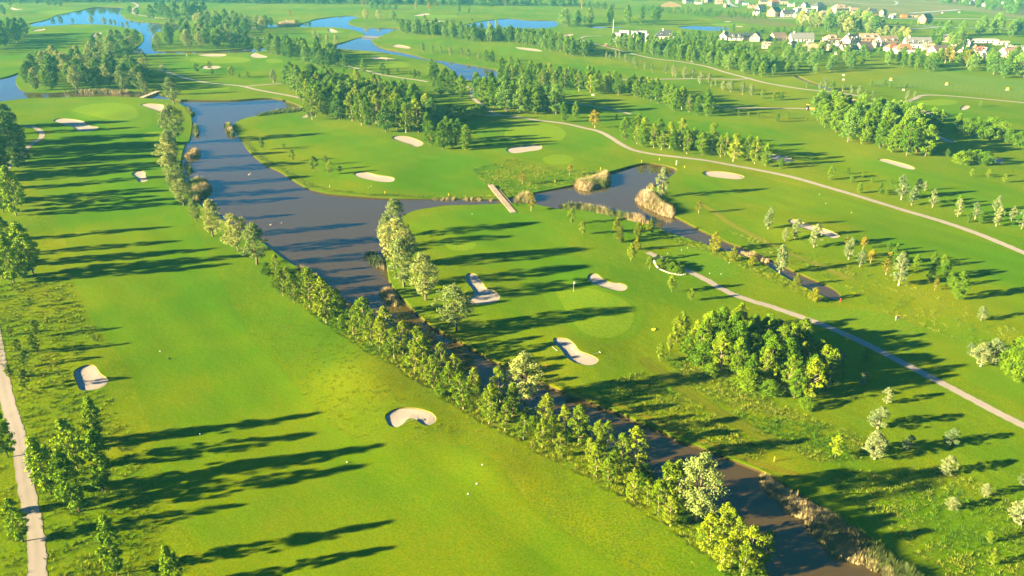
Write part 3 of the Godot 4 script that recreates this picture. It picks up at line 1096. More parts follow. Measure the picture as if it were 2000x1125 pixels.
	var w := xs.size()
	for j in zs.size():
		for i in w:
			var i0 := maxi(i - 1, 0)
			var i1 := mini(i + 1, w - 1)
			var j0 := maxi(j - 1, 0)
			var j1 := mini(j + 1, zs.size() - 1)
			gn.append(Vector3(-(hg[j * w + i1] - hg[j * w + i0]) / (xs[i1] - xs[i0]), 1.0, -(hg[j1 * w + i] - hg[j0 * w + i]) / (zs[j1] - zs[j0])).normalized())
	print("grid ", w, " x ", zs.size())
	for a in [LAKE, POND_NW, POND_N, POND_NE, POND_E, BROOK_E, SLIVER]:
		water_polys.append(smooth(pts(a), true, 4))
	for b in BUNKERS:
		bunker_polys.append(smooth(pts(b[2]), true, 5))
	build_ground()
	for p in water_polys:
		build_water(p)
	print("ground done")
	build_turf()
	build_paths()
	for k in BUNKERS.size():
		build_bunker(bunker_polys[k], BUNKERS[k][0], BUNKERS[k][1])
	print("turf done")
	build_trees()
	print("trees done")
	build_reeds()
	build_village()
	build_small()
	for k in proto:
		for o in proto[k]:
			o.free()
	print(counts)

const FW := [Vector3(0.066, 0.168, 0.001), Vector3(0.130, 0.190, 0.001)]
const GR := [Vector3(0.128, 0.222, 0.006), Vector3(0.145, 0.228, 0.007)]

func build_turf() -> void:
	# fairways
	for a in [
		[60, 300, 100, 268, 130, 215, 200, 198, 290, 215, 325, 235, 328, 300, 335, 345, 350, 395, 380, 440, 410, 505, 440, 567, 470, 625, 500, 670, 527, 694, 570, 747, 612, 795, 640, 827, 670, 845, 707, 866, 750, 874, 850, 866, 925, 876, 975, 906, 1000, 941, 1040, 988, 1100, 1033, 1175, 1081, 1238, 1126, 1300, 1180, 500, 1210, 440, 1140, 380, 1060, 340, 985, 310, 900, 290, 830, 270, 775, 262, 747, 252, 725, 220, 672, 185, 630, 160, 590, 148, 555, 135, 500, 120, 450, 90, 400, 62, 360],
		[800, 432, 880, 412, 960, 408, 1030, 422, 1090, 450, 1120, 500, 1150, 525, 1140, 550, 1085, 555, 1050, 575, 1020, 560, 1000, 535, 940, 520, 870, 500, 825, 470],
		[505, 245, 560, 228, 610, 240, 680, 255, 760, 275, 830, 300, 900, 300, 960, 320, 960, 355, 900, 375, 800, 372, 720, 362, 640, 345, 600, 310, 540, 280],
		[920, 240, 990, 235, 1080, 245, 1150, 260, 1190, 285, 1180, 310, 1120, 325, 1040, 315, 960, 290],
		[1330, 350, 1390, 335, 1480, 345, 1600, 375, 1720, 408, 1850, 445, 2010, 510, 2080, 560, 2080, 690, 1960, 640, 1850, 560, 1740, 480, 1620, 430, 1480, 400, 1380, 385],
		[1240, 225, 1330, 232, 1480, 245, 1560, 275, 1650, 300, 1780, 330, 1900, 350, 2060, 400, 2060, 460, 1900, 420, 1760, 370, 1620, 330, 1540, 315, 1420, 285, 1300, 250],
		[1080, 125, 1160, 128, 1260, 140, 1340, 150, 1200, 150, 1120, 140],
		[690, 60, 800, 68, 900, 84, 1000, 90, 1080, 105, 1160, 118, 1100, 122, 960, 112, 840, 100, 760, 84],
		[100, 190, 250, 191, 320, 197, 300, 205, 190, 200],
		[0, 62, 90, 54, 200, 52, 240, 60, 160, 80, 60, 120, 0, 140],
		[330, 112, 480, 104, 560, 118, 640, 140, 560, 158, 430, 150, 340, 130],
		[1820, 620, 1900, 640, 2060, 720, 2060, 810, 1950, 770, 1850, 720, 1790, 680]]:
		var d0 := px(560, 930).direction_to(px(700, 1090)) if a[0] == 60 else px(a[0], a[1]).direction_to(px(a[a.size() / 2 & ~1], a[(a.size() / 2 & ~1) + 1]))
		stripe = Vector3(-d0.y, d0.x, 0.05)
		turf("fairway", a, 0.012, FW[0], FW[1], 0.75, M.turf)
	stripe = Vector3.ZERO
	# greens and tees
	turf("green_fringe", [1052, 562, 1060, 577, 1075, 600, 1095, 614, 1110, 637, 1125, 655, 1150, 666, 1180, 672, 1212, 668, 1240, 655, 1257, 630, 1262, 610, 1250, 595, 1225, 582, 1195, 572, 1150, 558, 1110, 550, 1070, 550], 0.024, Vector3(0.088, 0.182, 0.002), Vector3(0.120, 0.195, 0.003), 0.4, M.turf)
	turf("putting_green", [1085, 566, 1110, 559, 1150, 563, 1195, 576, 1226, 591, 1239, 607, 1236, 630, 1218, 650, 1190, 660, 1160, 658, 1132, 644, 1114, 622, 1102, 600], 0.036, GR[0], GR[1], 0.4, M.green)
	turf("green_fringe", [132, 212, 170, 200, 225, 197, 275, 205, 296, 228, 288, 250, 225, 256, 196, 243, 150, 226], 0.024, Vector3(0.088, 0.182, 0.002), Vector3(0.120, 0.195, 0.003), 0.4, M.turf)
	turf("putting_green", [141, 215, 175, 204, 225, 201, 255, 206, 270, 220, 265, 230, 235, 235, 200, 232, 160, 222], 0.036, GR[0], GR[1], 0.4, M.green)
	for e in [[1090, 312, 30, 10], [900, 478, 30, 12], [305, 266, 28, 9], [536, 119, 17, 4.5], [745, 127, 55, 8], [430, 117, 60, 7], [410, 172, 40, 4], [640, 62, 35, 3], [860, 32, 40, 3], [1045, 262, 60, 22], [1830, 200, 40, 6], [1425, 48, 35, 2.5], [120, 24, 50, 4], [1990, 318, 30, 6]]:
		turf("mown_oval", oval(e[0], e[1], e[2], e[3]), 0.030, GR[0], GR[1], 0.4, M.green)
	for a in [[1310, 495, 1345, 480, 1370, 484, 1445, 530, 1405, 542, 1365, 525], [1575, 610, 1640, 602, 1720, 612, 1785, 635, 1815, 655, 1805, 680, 1760, 690, 1690, 660, 1620, 635], [1112, 420, 1150, 415, 1200, 428, 1190, 433, 1140, 426]]:
		turf("tee", a, 0.030, Vector3(0.085, 0.180, 0.004), Vector3(0.12, 0.195, 0.006), 0.5, M.green)
	# mown tracks and trodden dry strips through the rough
	strip("mown_track", [1255, 700, 1270, 712, 1325, 752, 1375, 787, 1420, 817, 1462, 838, 1510, 860], 2.6, M.turf, 0.03, Color(0.115, 0.145, 0.006))
	strip("mown_track", [1367, 398, 1390, 411, 1425, 436, 1462, 456, 1500, 475, 1537, 493, 1587, 513, 1660, 545], 1.9, M.turf, 0.03, Color(0.17, 0.18, 0.02))
	strip("mown_track", [1105, 768, 1160, 778, 1230, 800, 1310, 838, 1390, 868, 1470, 902, 1560, 930], 1.3, M.turf, 0.03, Color(0.155, 0.155, 0.008))
	# far fields beyond the village
	turf("field", [1560, 10, 1640, -10, 1900, -40, 2300, -40, 2300, 30, 2010, 36, 1880, 20, 1800, 36, 1700, 30, 1620, 12], 0.05, Vector3(0.12, 0.155, 0.05), Vector3(0.21, 0.18, 0.09), 0.7, M.turf)
	turf("field", [1290, 10, 1310, 3, 1330, 11, 1325, 14, 1290, 13], 0.05, Vector3(0.33, 0.24, 0.10), Vector3(0.33, 0.22, 0.10), 0.7, M.turf)
	turf("field", [1690, 165, 1800, 140, 1900, 148, 2100, 170, 2100, 205, 1900, 182, 1780, 172], 0.05, Vector3(0.10, 0.185, 0.02), Vector3(0.13, 0.195, 0.022), 0.5, M.turf)
	turf("field", [1410, 30, 1480, 34, 1560, 50, 1500, 50, 1400, 36], 0.05, Vector3(0.12, 0.14, 0.03), Vector3(0.18, 0.16, 0.05), 0.5, M.turf)

func build_paths() -> void:
	strip("gravel_track", [47, 245, 67, 249, 80, 257, 81, 268, 70, 276, 60, 283, 35, 306, 15, 328, 5, 348, -12, 385, -28, 450, -28, 560, -12, 640, 1, 715, 16, 788, 32, 840, 39, 868, 52, 955, 70, 1050, 73, 1124, 70, 1220], 2.05, M.gravel)
	strip("path", [1175, 70, 1147, 71, 1134, 75, 1140, 80, 1175, 89, 1212, 99, 1250, 109, 1287, 116, 1337, 122, 1375, 129, 1412, 140, 1450, 150, 1500, 163, 1575, 175, 1625, 180, 1662, 185, 1707, 194, 1737, 199, 1765, 200, 1782, 195, 1800, 187, 1825, 186, 1875, 189, 1950, 196, 2000, 201, 2070, 209], 2.6, M.gravel)
	strip("path", [905, 169, 922, 173, 922, 187, 930, 197, 945, 207, 962, 220, 980, 225, 1000, 227, 1050, 235, 1100, 241, 1137, 249, 1170, 257, 1195, 270, 1212, 281, 1237, 293, 1275, 301, 1325, 307, 1375, 313, 1425, 322, 1500, 336, 1550, 347, 1600, 361, 1675, 383, 1750, 406, 1825, 428, 1900, 453, 1950, 473, 2000, 494, 2100, 540], 2.3, M.gravel)
	strip("path", [922, 227, 945, 225, 975, 226], 2.0, M.gravel, 0.034)
	strip("path", [1265, 493, 1287, 503, 1325, 521, 1350, 532, 1387, 551, 1405, 562, 1437, 577, 1475, 590, 1500, 597, 1550, 614, 1600, 632, 1675, 664, 1750, 702, 1812, 734, 1875, 767, 1950, 807, 2000, 832, 2100, 885], 1.9, M.gravel)
	strip("path", [305, 136, 337, 144, 375, 156, 425, 164, 470, 168, 500, 175, 537, 182, 575, 189, 605, 197, 625, 207, 622, 215, 607, 222, 594, 230], 2.3, M.gravel)
	strip("path", [480, 169, 500, 167, 525, 165, 552, 163], 1.9, M.gravel, 0.034)
	strip("path", [667, 126, 687, 131, 712, 137, 737, 144, 775, 151, 812, 156, 835, 160], 2.3, M.gravel)
	strip("path", [1205, 155, 1240, 157, 1275, 155, 1350, 154, 1425, 155, 1462, 154], 2.2, M.gravel, 0.034)
	strip("path", [1242, 158, 1270, 166, 1297, 179, 1325, 190, 1352, 200, 1387, 206, 1437, 211, 1500, 211, 1562, 212, 1590, 216], 2.2, M.gravel, 0.038)
	strip("path", [1102, 200, 1150, 206, 1200, 215, 1232, 223], 2.0, M.gravel)
	strip("path", [1750, 241, 1787, 247, 1840, 261], 2.0, M.gravel)
	strip("path", [205, 3, 250, 4, 267, 9, 267, 14, 257, 20, 262, 27, 287, 32, 325, 37], 4.0, M.gravel)
	strip("path", [440, 69, 475, 71, 500, 74, 518, 76], 3.0, M.gravel)
	strip("path", [500, 54, 478, 58, 467, 62, 474, 67, 486, 72], 3.0, M.gravel, 0.034)
	strip("road", [1717, 50, 1800, 51, 1875, 54, 1945, 57, 2050, 62], 5.0, M.asphalt)
	strip("road", [1717, 60, 1780, 57, 1830, 53], 4.0, M.asphalt, 0.04)
	strip("road", [1780, 26, 1830, 22, 1872, 19], 9.0, M.asphalt)
	strip("road", [1800, 36, 1840, 37, 1900, 37, 2080, 40], 9.0, M.gravel)
	strip("road", [1640, 4, 1700, 9, 1745, 10, 1752, 5, 1746, 2], 4.0, M.asphalt)
	strip("road", [1500, 36, 1560, 36, 1640, 38, 1720, 36, 1800, 38], 8.0, M.gravel)
	strip("road", [1440, 14, 1428, 9, 1422, 2, 1425, -4], 6.0, M.asphalt)

func build_trees() -> void:
	var g := "poplars along the left gravel track"
	trees("poplar_tree", [16, 893, 85, 45, 1058, 78, 152, 916, 95, 101, 965, 104, 156, 999, 112, 201, 958, 112, 192, 872, 88, 229, 1123, 100, 345, 1150, 82, -20, 1010, 80], "tall slender green poplar growing beside the pale gravel track", g)
	g = "poplars on the slope left of the big fairway"
	trees("poplar_tree", [32, 421, 88, 7, 415, 75, 42, 403, 62, 65, 535, 94, 27, 553, 88, 6, 545, 80, 52, 520, 78, 15, 500, 70, 48, 548, 50, -18, 520, 80, -12, 470, 75], "tall slender poplar in the rough uphill of the big fairway", g)
	trees("poplar_tree", [-20, 340, 90, -45, 315, 95, -65, 350, 95, -30, 372, 85, -15, 392, 75, -90, 330, 95, -70, 300, 90, -110, 360, 90, -40, 285, 80, -60, 400, 85, -20, 300, 90], "tall slender poplar at the edge of the dark wood", "poplars at the edge of the dark wood")
	trees("young_tree", [72, 658, 36, 38, 690, 28, 72, 690, 40, 52, 716, 30, 52, 761, 42, 20, 740, 25, 60, 600, 18, 110, 870, 24, 20, 655, 20], "thin young tree in rough between gravel track and rounded bunker", "thin young trees beside the rounded bunker")
	trees("dark_tree", [5, 300, 100, 25, 305, 78, 38, 285, 45, 8, 345, 55, 48, 318, 42, 20, 262, 62, 4, 250, 62, -15, 280, 80, -10, 325, 80, 34, 328, 40, -25, 250, 60], "dark dense tree shading the winding gravel track", "dark trees over the winding track")
	g = "pale willows along the left lake shore"
	trees("willow_tree", [340, 203, 52, 343, 279, 78, 338, 310, 55, 335, 332, 62, 341, 362, 62, 350, 385, 60, 359, 402, 52, 384, 432, 42, 416, 462, 70, 465, 490, 78, 502, 516, 80], "pale willow on the left shore of the dark lake", g)
	g = "pale willows on the point between lake and river"
	trees("willow_tree", [770, 462, 74, 757, 482, 66, 775, 522, 94, 795, 515, 70, 790, 560, 97, 832, 586, 99], "tall pale willow in the clump where lake narrows to river", g)
	tree("willow_tree", 892, 647, 90, "lone pale willow beside the L shaped bunker", "")
	tree("willow_tree", 1025, 790, 102, "large pale willow overhanging the river opposite the bean shaped bunker", "", 1.1)
	tree("willow_tree", 1360, 1018, 124, "tall pale willow rising above the river alders", "", 0.95)
	tree("silver_tree", 1292, 384, 54, "silvery leaning tree beside the reeds in the small pond", "")
	g = "alders along the near river bank"
	trees("alder_tree", [553, 578, 52, 575, 592, 60, 540, 540, 52, 560, 562, 50, 590, 575, 55, 605, 600, 75, 638, 631, 88, 618, 590, 60, 660, 625, 60, 690, 655, 62, 702, 645, 70, 715, 660, 78, 726, 674, 58, 742, 682, 64, 755, 672, 70, 770, 700, 68, 787, 692, 80, 810, 731, 62, 817, 707, 70, 826, 716, 70, 846, 758, 58, 828, 740, 45, 860, 735, 62, 880, 762, 65, 905, 799, 72, 890, 745, 55, 925, 770, 60, 955, 828, 78, 986, 842, 66, 977, 787, 70, 935, 800, 60, 1000, 815, 66], "yellow green alder on the near river bank", g)
	trees("alder_tree", [1059, 874, 62, 1096, 892, 50, 1022, 859, 62, 1130, 867, 78, 1104, 853, 70, 1165, 932, 60, 1188, 947, 72, 1216, 918, 82, 1183, 889, 72, 1166, 883, 66, 1235, 977, 66, 1223, 936, 60, 1240, 915, 86, 1286, 1007, 88, 1299, 996, 102, 1309, 1028, 76, 1340, 1006, 72, 1325, 985, 80, 1385, 1080, 88, 1406, 1114, 72, 1420, 1072, 82, 1408, 1055, 70, 1438, 1088, 88, 1427, 1104, 60, 1448, 1126, 82, 1462, 1108, 92, 1488, 1102, 76, 1065, 830, 60, 1150, 900, 55, 1265, 985, 50, 1080, 862, 55], "yellow green alder on the near river bank", g)
	trees("shrub", [520, 535, 22, 535, 560, 20, 580, 560, 26, 600, 550, 30, 625, 575, 28, 640, 590, 30, 660, 600, 26, 670, 640, 24, 700, 625, 28, 720, 640, 26, 745, 655, 28, 760, 690, 22, 800, 690, 28, 795, 715, 22, 835, 700, 26, 845, 730, 24, 870, 745, 24, 900, 735, 24, 905, 770, 26, 930, 755, 24, 960, 775, 24, 965, 800, 22, 1000, 795, 26, 1040, 840, 26, 1085, 835, 24, 1110, 862, 22, 1140, 850, 24, 1200, 900, 24, 1250, 950, 26, 1260, 930, 24, 1330, 1020, 22, 1370, 1050, 26, 1430, 1060, 26, 1480, 1120, 28, 860, 772, 22, 950, 812, 22], "low leafy shrub under the river alders", "shrubs under the river alders", 0.7)
	trees("conical_tree", [1205, 453, 28, 1211, 473, 31, 1246, 463, 31, 1271, 455, 30, 1244, 488, 25, 1397, 491, 36, 1432, 509, 29, 1467, 519, 23, 1591, 589, 29, 1556, 559, 27], "dense conical yellow green tree beside the narrow brook", "conical trees along the narrow brook")
	trees("young_tree", [1116, 437, 30, 1137, 458, 25, 1232, 511, 36, 1268, 527, 26, 1312, 571, 34, 1349, 588, 24], "thin young tree on the grass between flagged green and brook", "thin young trees above the flagged green")
	trees("yellow_tree", [1112, 343, 23, 1020, 360, 25, 1037, 412, 33, 1364, 417, 26], "small golden leaved tree near the plank footbridge and pond", "golden trees near the pond")
	trees("young_tree", [1289, 707, 36, 1307, 687, 39, 1321, 669, 50, 1331, 655, 46], "bright green upright sapling at the left edge of the near grove", "saplings beside the near grove", 0.8)
	grove(["broadleaf_tree", "broadleaf_tree", "alder_tree"], [1370, 664, 1440, 655, 1520, 668, 1590, 700, 1624, 765, 1600, 792, 1540, 780, 1470, 745, 1395, 722, 1345, 690], 2.4, 4.8, 9.2, "leafy bright green tree in the dense grove beside the straight path", "trees of the near grove", "grove_tree")
	grove(["young_tree", "shrub", "alder_tree"], [1338, 650, 1400, 636, 1470, 640, 1560, 665, 1600, 690, 1520, 664, 1440, 648, 1360, 664, 1345, 695, 1410, 728, 1480, 758, 1560, 792, 1610, 806, 1540, 798, 1460, 762, 1390, 735, 1330, 700], 3.6, 2.2, 5.0, "small tree or bush on the ragged edge of the near grove", "small trees edging the near grove", "edge_tree")
	trees("silver_tree", [1916, 626, 26, 1895, 694, 22, 1915, 716, 45, 1937, 712, 50, 1732, 788, 32, 1627, 722, 41, 1685, 752, 26, 1714, 837, 43, 1708, 897, 54, 1772, 878, 30, 1856, 869, 33, 1846, 927, 39, 1922, 970, 24, 1855, 995, 28, 1992, 1024, 54, 1998, 948, 26], "small silvery tree standing alone on the rough slope right of the river", "silvery trees on the right slope", 1.4)
	trees("young_tree", [1690, 712, 32, 1631, 894, 46, 1930, 1060, 22, 1935, 1105, 26], "small leafy sapling on the rough slope right of the river", "saplings on the right slope")
	trees("shrub", [1975, 727, 46, 1995, 715, 55, 1985, 738, 40, 2012, 725, 60, 1962, 715, 38], "dark green bush in the clump by a silvery tree below the long path", "bushes below the long path", 0.9)
	# right middle ground
	trees("silver_tree", [1500, 447, 42, 1552, 466, 39, 1589, 483, 46, 1532, 471, 28, 1522, 533, 54, 1657, 507, 43, 1679, 521, 33, 1755, 558, 62], "silvery willow between the brook and the long sand bunker", "silvery willows near the brook", 0.95)
	trees("silver_tree", [1760, 390, 47, 1780, 401, 39, 1790, 386, 36, 1806, 373, 20, 1821, 405, 33, 1870, 423, 37, 1904, 428, 33, 1945, 442, 42, 1943, 411, 29, 1975, 431, 30, 1995, 447, 41, 2020, 450, 40], "silvery willow in the row above the long curving path", "silvery willows above the long path", 0.95)
	trees("broadleaf_tree", [1622, 351, 29, 1655, 340, 13, 1684, 347, 11, 1662, 356, 13, 1702, 356, 11, 1677, 377, 22, 1717, 378, 21, 1730, 381, 15, 1740, 358, 11, 1870, 406, 25, 1890, 434, 22, 1915, 437, 22, 1850, 306, 19, 1525, 329, 22], "small round green tree on the strip above the long curving path", "small green trees above the long path")
	trees("young_tree", [1897, 346, 17, 1929, 347, 17, 1960, 357, 17], "thin sapling in a row of three on the right fairway", "three saplings in a row")
	trees("yellow_tree", [1685, 486, 23, 1652, 481, 21, 1700, 514, 25, 1730, 537, 32, 1735, 514, 22, 1828, 561, 17, 1825, 567, 15], "small yellow green tree among the silvery willows", "yellow green trees among willows")
	trees("broadleaf_tree", [1735, 491, 20, 1745, 516, 32, 1765, 513, 23, 1822, 513, 20, 1815, 551, 36, 1845, 538, 30, 1870, 584, 55, 1788, 521, 26, 1855, 560, 28, 1750, 498, 22, 1840, 520, 24], "round green tree in the loose clump below the long path", "green trees below the long path")
	# peninsula
	trees("young_tree", [555, 293, 13, 571, 315, 24, 614, 335, 30, 636, 322, 20, 645, 341, 26, 664, 340, 17, 512, 293, 24], "small young tree on the tip of the peninsula by the lake", "young trees on the peninsula")
	grove(["broadleaf_tree", "broadleaf_tree", "dark_tree", "alder_tree"], [560, 165, 610, 170, 680, 180, 740, 195, 790, 215, 845, 238, 850, 252, 800, 262, 750, 258, 700, 245, 650, 233, 615, 217, 590, 195], 5.4, 10.5, 14.5, "leafy green tree in the large grove behind the peninsula", "trees of the peninsula grove", "woodland_tree")
	trees("broadleaf_tree", [842, 284, 46, 865, 291, 53, 885, 289, 56, 910, 293, 49, 835, 264, 46, 872, 276, 50, 897, 280, 48], "leafy tree in the small clump at the right end of the peninsula grove", "clump beside the peninsula grove")
	trees("alder_tree", [610, 234, 52, 617, 228, 62, 602, 214, 45], "slender tree where the path bends at the peninsula grove", "slender trees at the path bend")
	trees("shrub", [850, 235, 20, 870, 236, 22, 890, 238, 24, 905, 236, 24, 920, 232, 24, 935, 226, 22, 945, 222, 16, 880, 228, 22], "dark bush in the hedge beyond the peninsula grove", "dark bushes beyond the peninsula grove", 1.1)
	grove(["broadleaf_tree", "dark_tree"], [470, 92, 540, 95, 600, 103, 650, 115, 666, 128, 640, 134, 590, 122, 540, 110, 490, 101], 8.0, 10.0, 14.0, "tree in the long narrow wood left of the far stream", "trees of the narrow far wood", "wood_tree")
	grove(["broadleaf_tree", "alder_tree", "broadleaf_tree"], [980, 150, 1060, 155, 1130, 165, 1200, 175, 1260, 185, 1320, 203, 1392, 222, 1385, 229, 1320, 219, 1280, 206, 1235, 191, 1180, 186, 1100, 176, 1020, 168], 5.0, 8.0, 11.5, "bright tree in the long belt of trees across the middle", "trees of the long middle belt", "belt_tree")
	grove(["broadleaf_tree", "dark_tree"], [925, 190, 960, 195, 1000, 200, 1060, 210, 1098, 222, 1050, 227, 1000, 221, 950, 212], 6.5, 11.0, 14.5, "dense green tree in the wood beside the path fork", "trees of the path fork wood", "wood_tree")
	trees("broadleaf_tree", [1101, 238, 38, 1124, 231, 33, 1204, 233, 11], "single round tree standing in grass at the end of path fork wood", "single trees by the path fork wood")
	tree("yellow_tree", 1162, 250, 34, "yellowish tree standing just above the long curving path", "", 1.3)
	grove(["broadleaf_tree", "broadleaf_tree", "alder_tree"], [1205, 262, 1240, 270, 1300, 280, 1370, 290, 1440, 303, 1500, 318, 1500, 328, 1460, 322, 1400, 309, 1330, 300, 1260, 289, 1215, 277], 4.2, 8.0, 11.0, "bright green tree in the grove right above the long curving path", "trees of the grove above the long path", "grove_tree")
	grove(["broadleaf_tree", "dark_tree", "broadleaf_tree", "broadleaf_tree"], [1600, 225, 1660, 232, 1720, 240, 1780, 262, 1818, 300, 1800, 311, 1760, 303, 1700, 287, 1640, 275, 1622, 255, 1590, 240], 5.4, 10.5, 14.0, "tree in the mixed grove by the slanting bunker", "trees of the mixed right grove", "grove_tree")
	trees("poplar_tree", [1720, 225, 31, 1740, 229, 33, 1765, 233, 33, 1790, 241, 36, 1820, 249, 38, 1832, 256, 40, 1705, 222, 28, 1752, 230, 30], "slim upright tree in the row behind the mixed right grove", "slim trees behind the right grove", 1.3)
	grove(["broadleaf_tree", "shrub", "broadleaf_tree"], [1860, 252, 1900, 258, 1950, 268, 2020, 285, 2020, 294, 1940, 277, 1880, 263], 4.5, 5.5, 8.0, "tree in the low hedge right of the mixed grove", "trees of the low right hedge", "hedge_tree")
	grove(["shrub", "broadleaf_tree"], [1868, 320, 1900, 323, 1938, 328, 1932, 317, 1880, 311], 4.2, 4.0, 6.0, "leafy bush in the clump beside a small bunker", "bushes beside the small bunker", "hedge_bush")
	# left distance
	grove(["dark_tree", "dark_tree", "willow_tree"], [45, 160, 90, 132, 150, 122, 230, 140, 290, 150, 300, 165, 290, 177, 180, 174, 60, 177], 8.0, 9.5, 14.0, "dark dense tree on the wooded island at the left", "trees of the wooded island", "island_tree")
	trees("willow_tree", [150, 177, 52, 242, 179, 50, 285, 187, 48], "pale willow in front of the wooded island beside the channel", "willows before the wooded island", 0.9)
	grove(["dark_tree", "willow_tree", "dark_tree"], [150, 118, 190, 95, 230, 85, 262, 82, 290, 108, 240, 118, 180, 120], 12.0, 9.0, 13.0, "grey green tree behind the wooded island", "trees behind the wooded island", "island_tree")
	grove(["dark_tree", "willow_tree", "dark_tree"], [303, 96, 312, 70, 345, 63, 400, 66, 440, 75, 490, 91, 440, 95, 360, 97], 12.0, 10.5, 15.0, "tree on the wooded island in the far lake", "trees of the far lake island", "island_tree")
	trees("dark_tree", [295, 38, 30, 320, 36, 33, 345, 38, 37, 365, 38, 39, 385, 37, 37, 400, 35, 33, 340, 30, 28, 375, 29, 30, 308, 30, 26, 330, 40, 26], "large dark tree in the clump on the shore of the far lake", "clump on the far lake shore", 1.0)
	grove(["dark_tree", "willow_tree"], [380, 50, 420, 42, 470, 45, 525, 55, 530, 62, 480, 70, 430, 66, 395, 60], 15.0, 11.0, 15.0, "tree in the wood behind the far lake island", "trees behind the far lake island", "wood_tree")
	grove(["poplar_tree", "dark_tree"], [-50, 85, 0, 70, 55, 64, 48, 78, 0, 95, -50, 110], 10.0, 14.0, 18.0, "tall tree at the left end of the far lake", "tall trees by the far lake", "lakeside_tree")
	trees("dark_tree", [8, 30, 22, -8, 26, 24, 72, 9, 16, 96, 12, 20, 108, 12, 22, 118, 13, 18, 40, 8, 12, 20, 12, 14, 105, 48, 14, 120, 47, 16, 254, 27, 16, 268, 30, 16], "dark tree standing near the far lake", "dark trees near the far lake")
	trees("willow_tree", [180, 48, 18, 205, 49, 16, 217, 49, 13, 225, 50, 12, 143, 46, 10, 250, 56, 14, 240, 55, 12], "small pale tree on the near shore of the far lake", "small pale trees by the far lake")
	trees("young_tree", [385, 142, 19, 410, 136, 16, 415, 146, 12, 452, 151, 21, 467, 153, 10, 485, 153, 14, 251, 122, 17, 282, 123, 22, 197, 131, 19], "small bright tree near a green below the island wood", "small trees below the island wood", 1.3)
	tree("silver_tree", 534, 162, 25, "silvery tree beside the path spur left of the peninsula grove", "", 1.2)
	trees("broadleaf_tree", [675, 137, 31, 711, 142, 27, 747, 146, 22, 758, 146, 14, 777, 143, 11, 810, 153, 19, 818, 151, 14, 792, 170, 16, 764, 165, 11, 672, 142, 9, 800, 149, 12], "round tree beside the path in front of the far green", "round trees beside the far green")
	trees("broadleaf_tree", [842, 141, 26, 850, 151, 31, 862, 186, 39, 850, 181, 31, 887, 186, 46, 875, 183, 41, 901, 192, 43, 845, 163, 36, 870, 161, 30, 975, 158, 26, 990, 156, 26], "leafy tree beside the end of the far stream", "trees at the end of the far stream")
	tree("yellow_tree", 930, 156, 17, "pale yellow tree on the shore at the end of far stream", "", 1.3)
	trees("willow_tree", [656, 91, 23, 624, 86, 21, 639, 83, 16, 615, 76, 18, 714, 39, 24, 740, 40, 22, 955, 55, 13, 970, 53, 15], "pale tree at the water's edge of the far ponds", "pale trees by the far ponds", 0.9)
	trees("dark_tree", [767, 41, 20, 775, 46, 11, 813, 42, 10, 830, 40, 11, 850, 42, 9, 897, 24, 14, 915, 26, 12, 605, 53, 12, 597, 53, 10, 580, 50, 12, 505, 60, 14, 512, 54, 18, 530, 52, 18, 520, 58, 16], "dark round tree near the far ponds", "dark trees near the far ponds")
	trees("yellow_tree", [567, 34, 15, 839, 20, 15, 812, 18, 15, 852, 16, 14, 885, 52, 16, 922, 45, 10, 894, 35, 8, 1136, 16, 18, 987, 12, 14, 708, 10, 12, 715, 11, 13], "small golden tree on the far meadow", "golden trees on the far meadow", 1.2)
	trees("silver_tree", [826, 102, 19, 844, 103, 16, 860, 103, 14, 879, 108, 15, 901, 108, 15, 914, 113, 18, 935, 117, 16], "small silvery tree in the row along the far stream", "silvery row along the far stream", 1.2)
	trees("broadleaf_tree", [950, 121, 23, 962, 121, 23, 980, 126, 17, 997, 128, 19, 1010, 132, 20], "small dark green tree at the end of the silvery stream row", "green trees ending the stream row")
	grove(["broadleaf_tree", "dark_tree"], [785, 60, 850, 64, 930, 72, 1010, 76, 1060, 85, 1110, 98, 1155, 106, 1155, 113, 1107, 110, 1065, 97, 1000, 84, 920, 81, 850, 72, 787, 66], 7.0, 9.5, 13.0, "green tree in the far belt below the upper ponds", "trees of the far belt", "far_belt_tree")
	var silver := []
	for q in [[30, 600, 14], [90, 620, 13], [180, 580, 15], [240, 600, 15], [330, 640, 15], [390, 700, 15], [465, 660, 12], [500, 750, 14], [570, 660, 10], [630, 770, 15], [740, 770, 13], [760, 820, 7], [960, 820, 18], [1070, 870, 22], [1110, 885, 17], [1250, 900, 22], [1370, 900, 19], [1490, 985, 24], [1630, 970, 19], [1670, 1040, 11], [1740, 1020, 12], [1840, 1080, 17], [1980, 1100, 20], [-20, 560, 10], [1930, 1050, 14]]:
		silver.append_array([1180 + q[0] / 8.0, 40 + q[1] / 8.0, q[2]])
	silver.append_array([1412, 176, 18, 1427, 180, 21, 1450, 185, 26, 1467, 186, 21, 1575, 172, 12, 1600, 174, 14, 1611, 175, 24, 1645, 179, 16, 1662, 182, 16, 1676, 184, 17, 1690, 188, 14, 1704, 190, 14, 1770, 197, 20, 1785, 190, 12])
	trees("silver_tree", silver, "small silvery leaning tree planted in the rows by the far paths", "silvery trees by the far paths", 0.95)
	trees("broadleaf_tree", [1489, 192, 18, 1625, 176, 19, 1700, 168, 12, 1728, 166, 11, 1738, 172, 10, 1755, 172, 10, 1770, 171, 10, 1510, 196, 16, 1525, 196, 17, 1442, 226, 12, 1462, 228, 10, 1480, 230, 10, 1518, 238, 16, 1538, 232, 12, 1575, 236, 8, 1915, 208, 12], "small green tree on the meadow right of the middle belt", "small green trees right of the belt", 1.1)
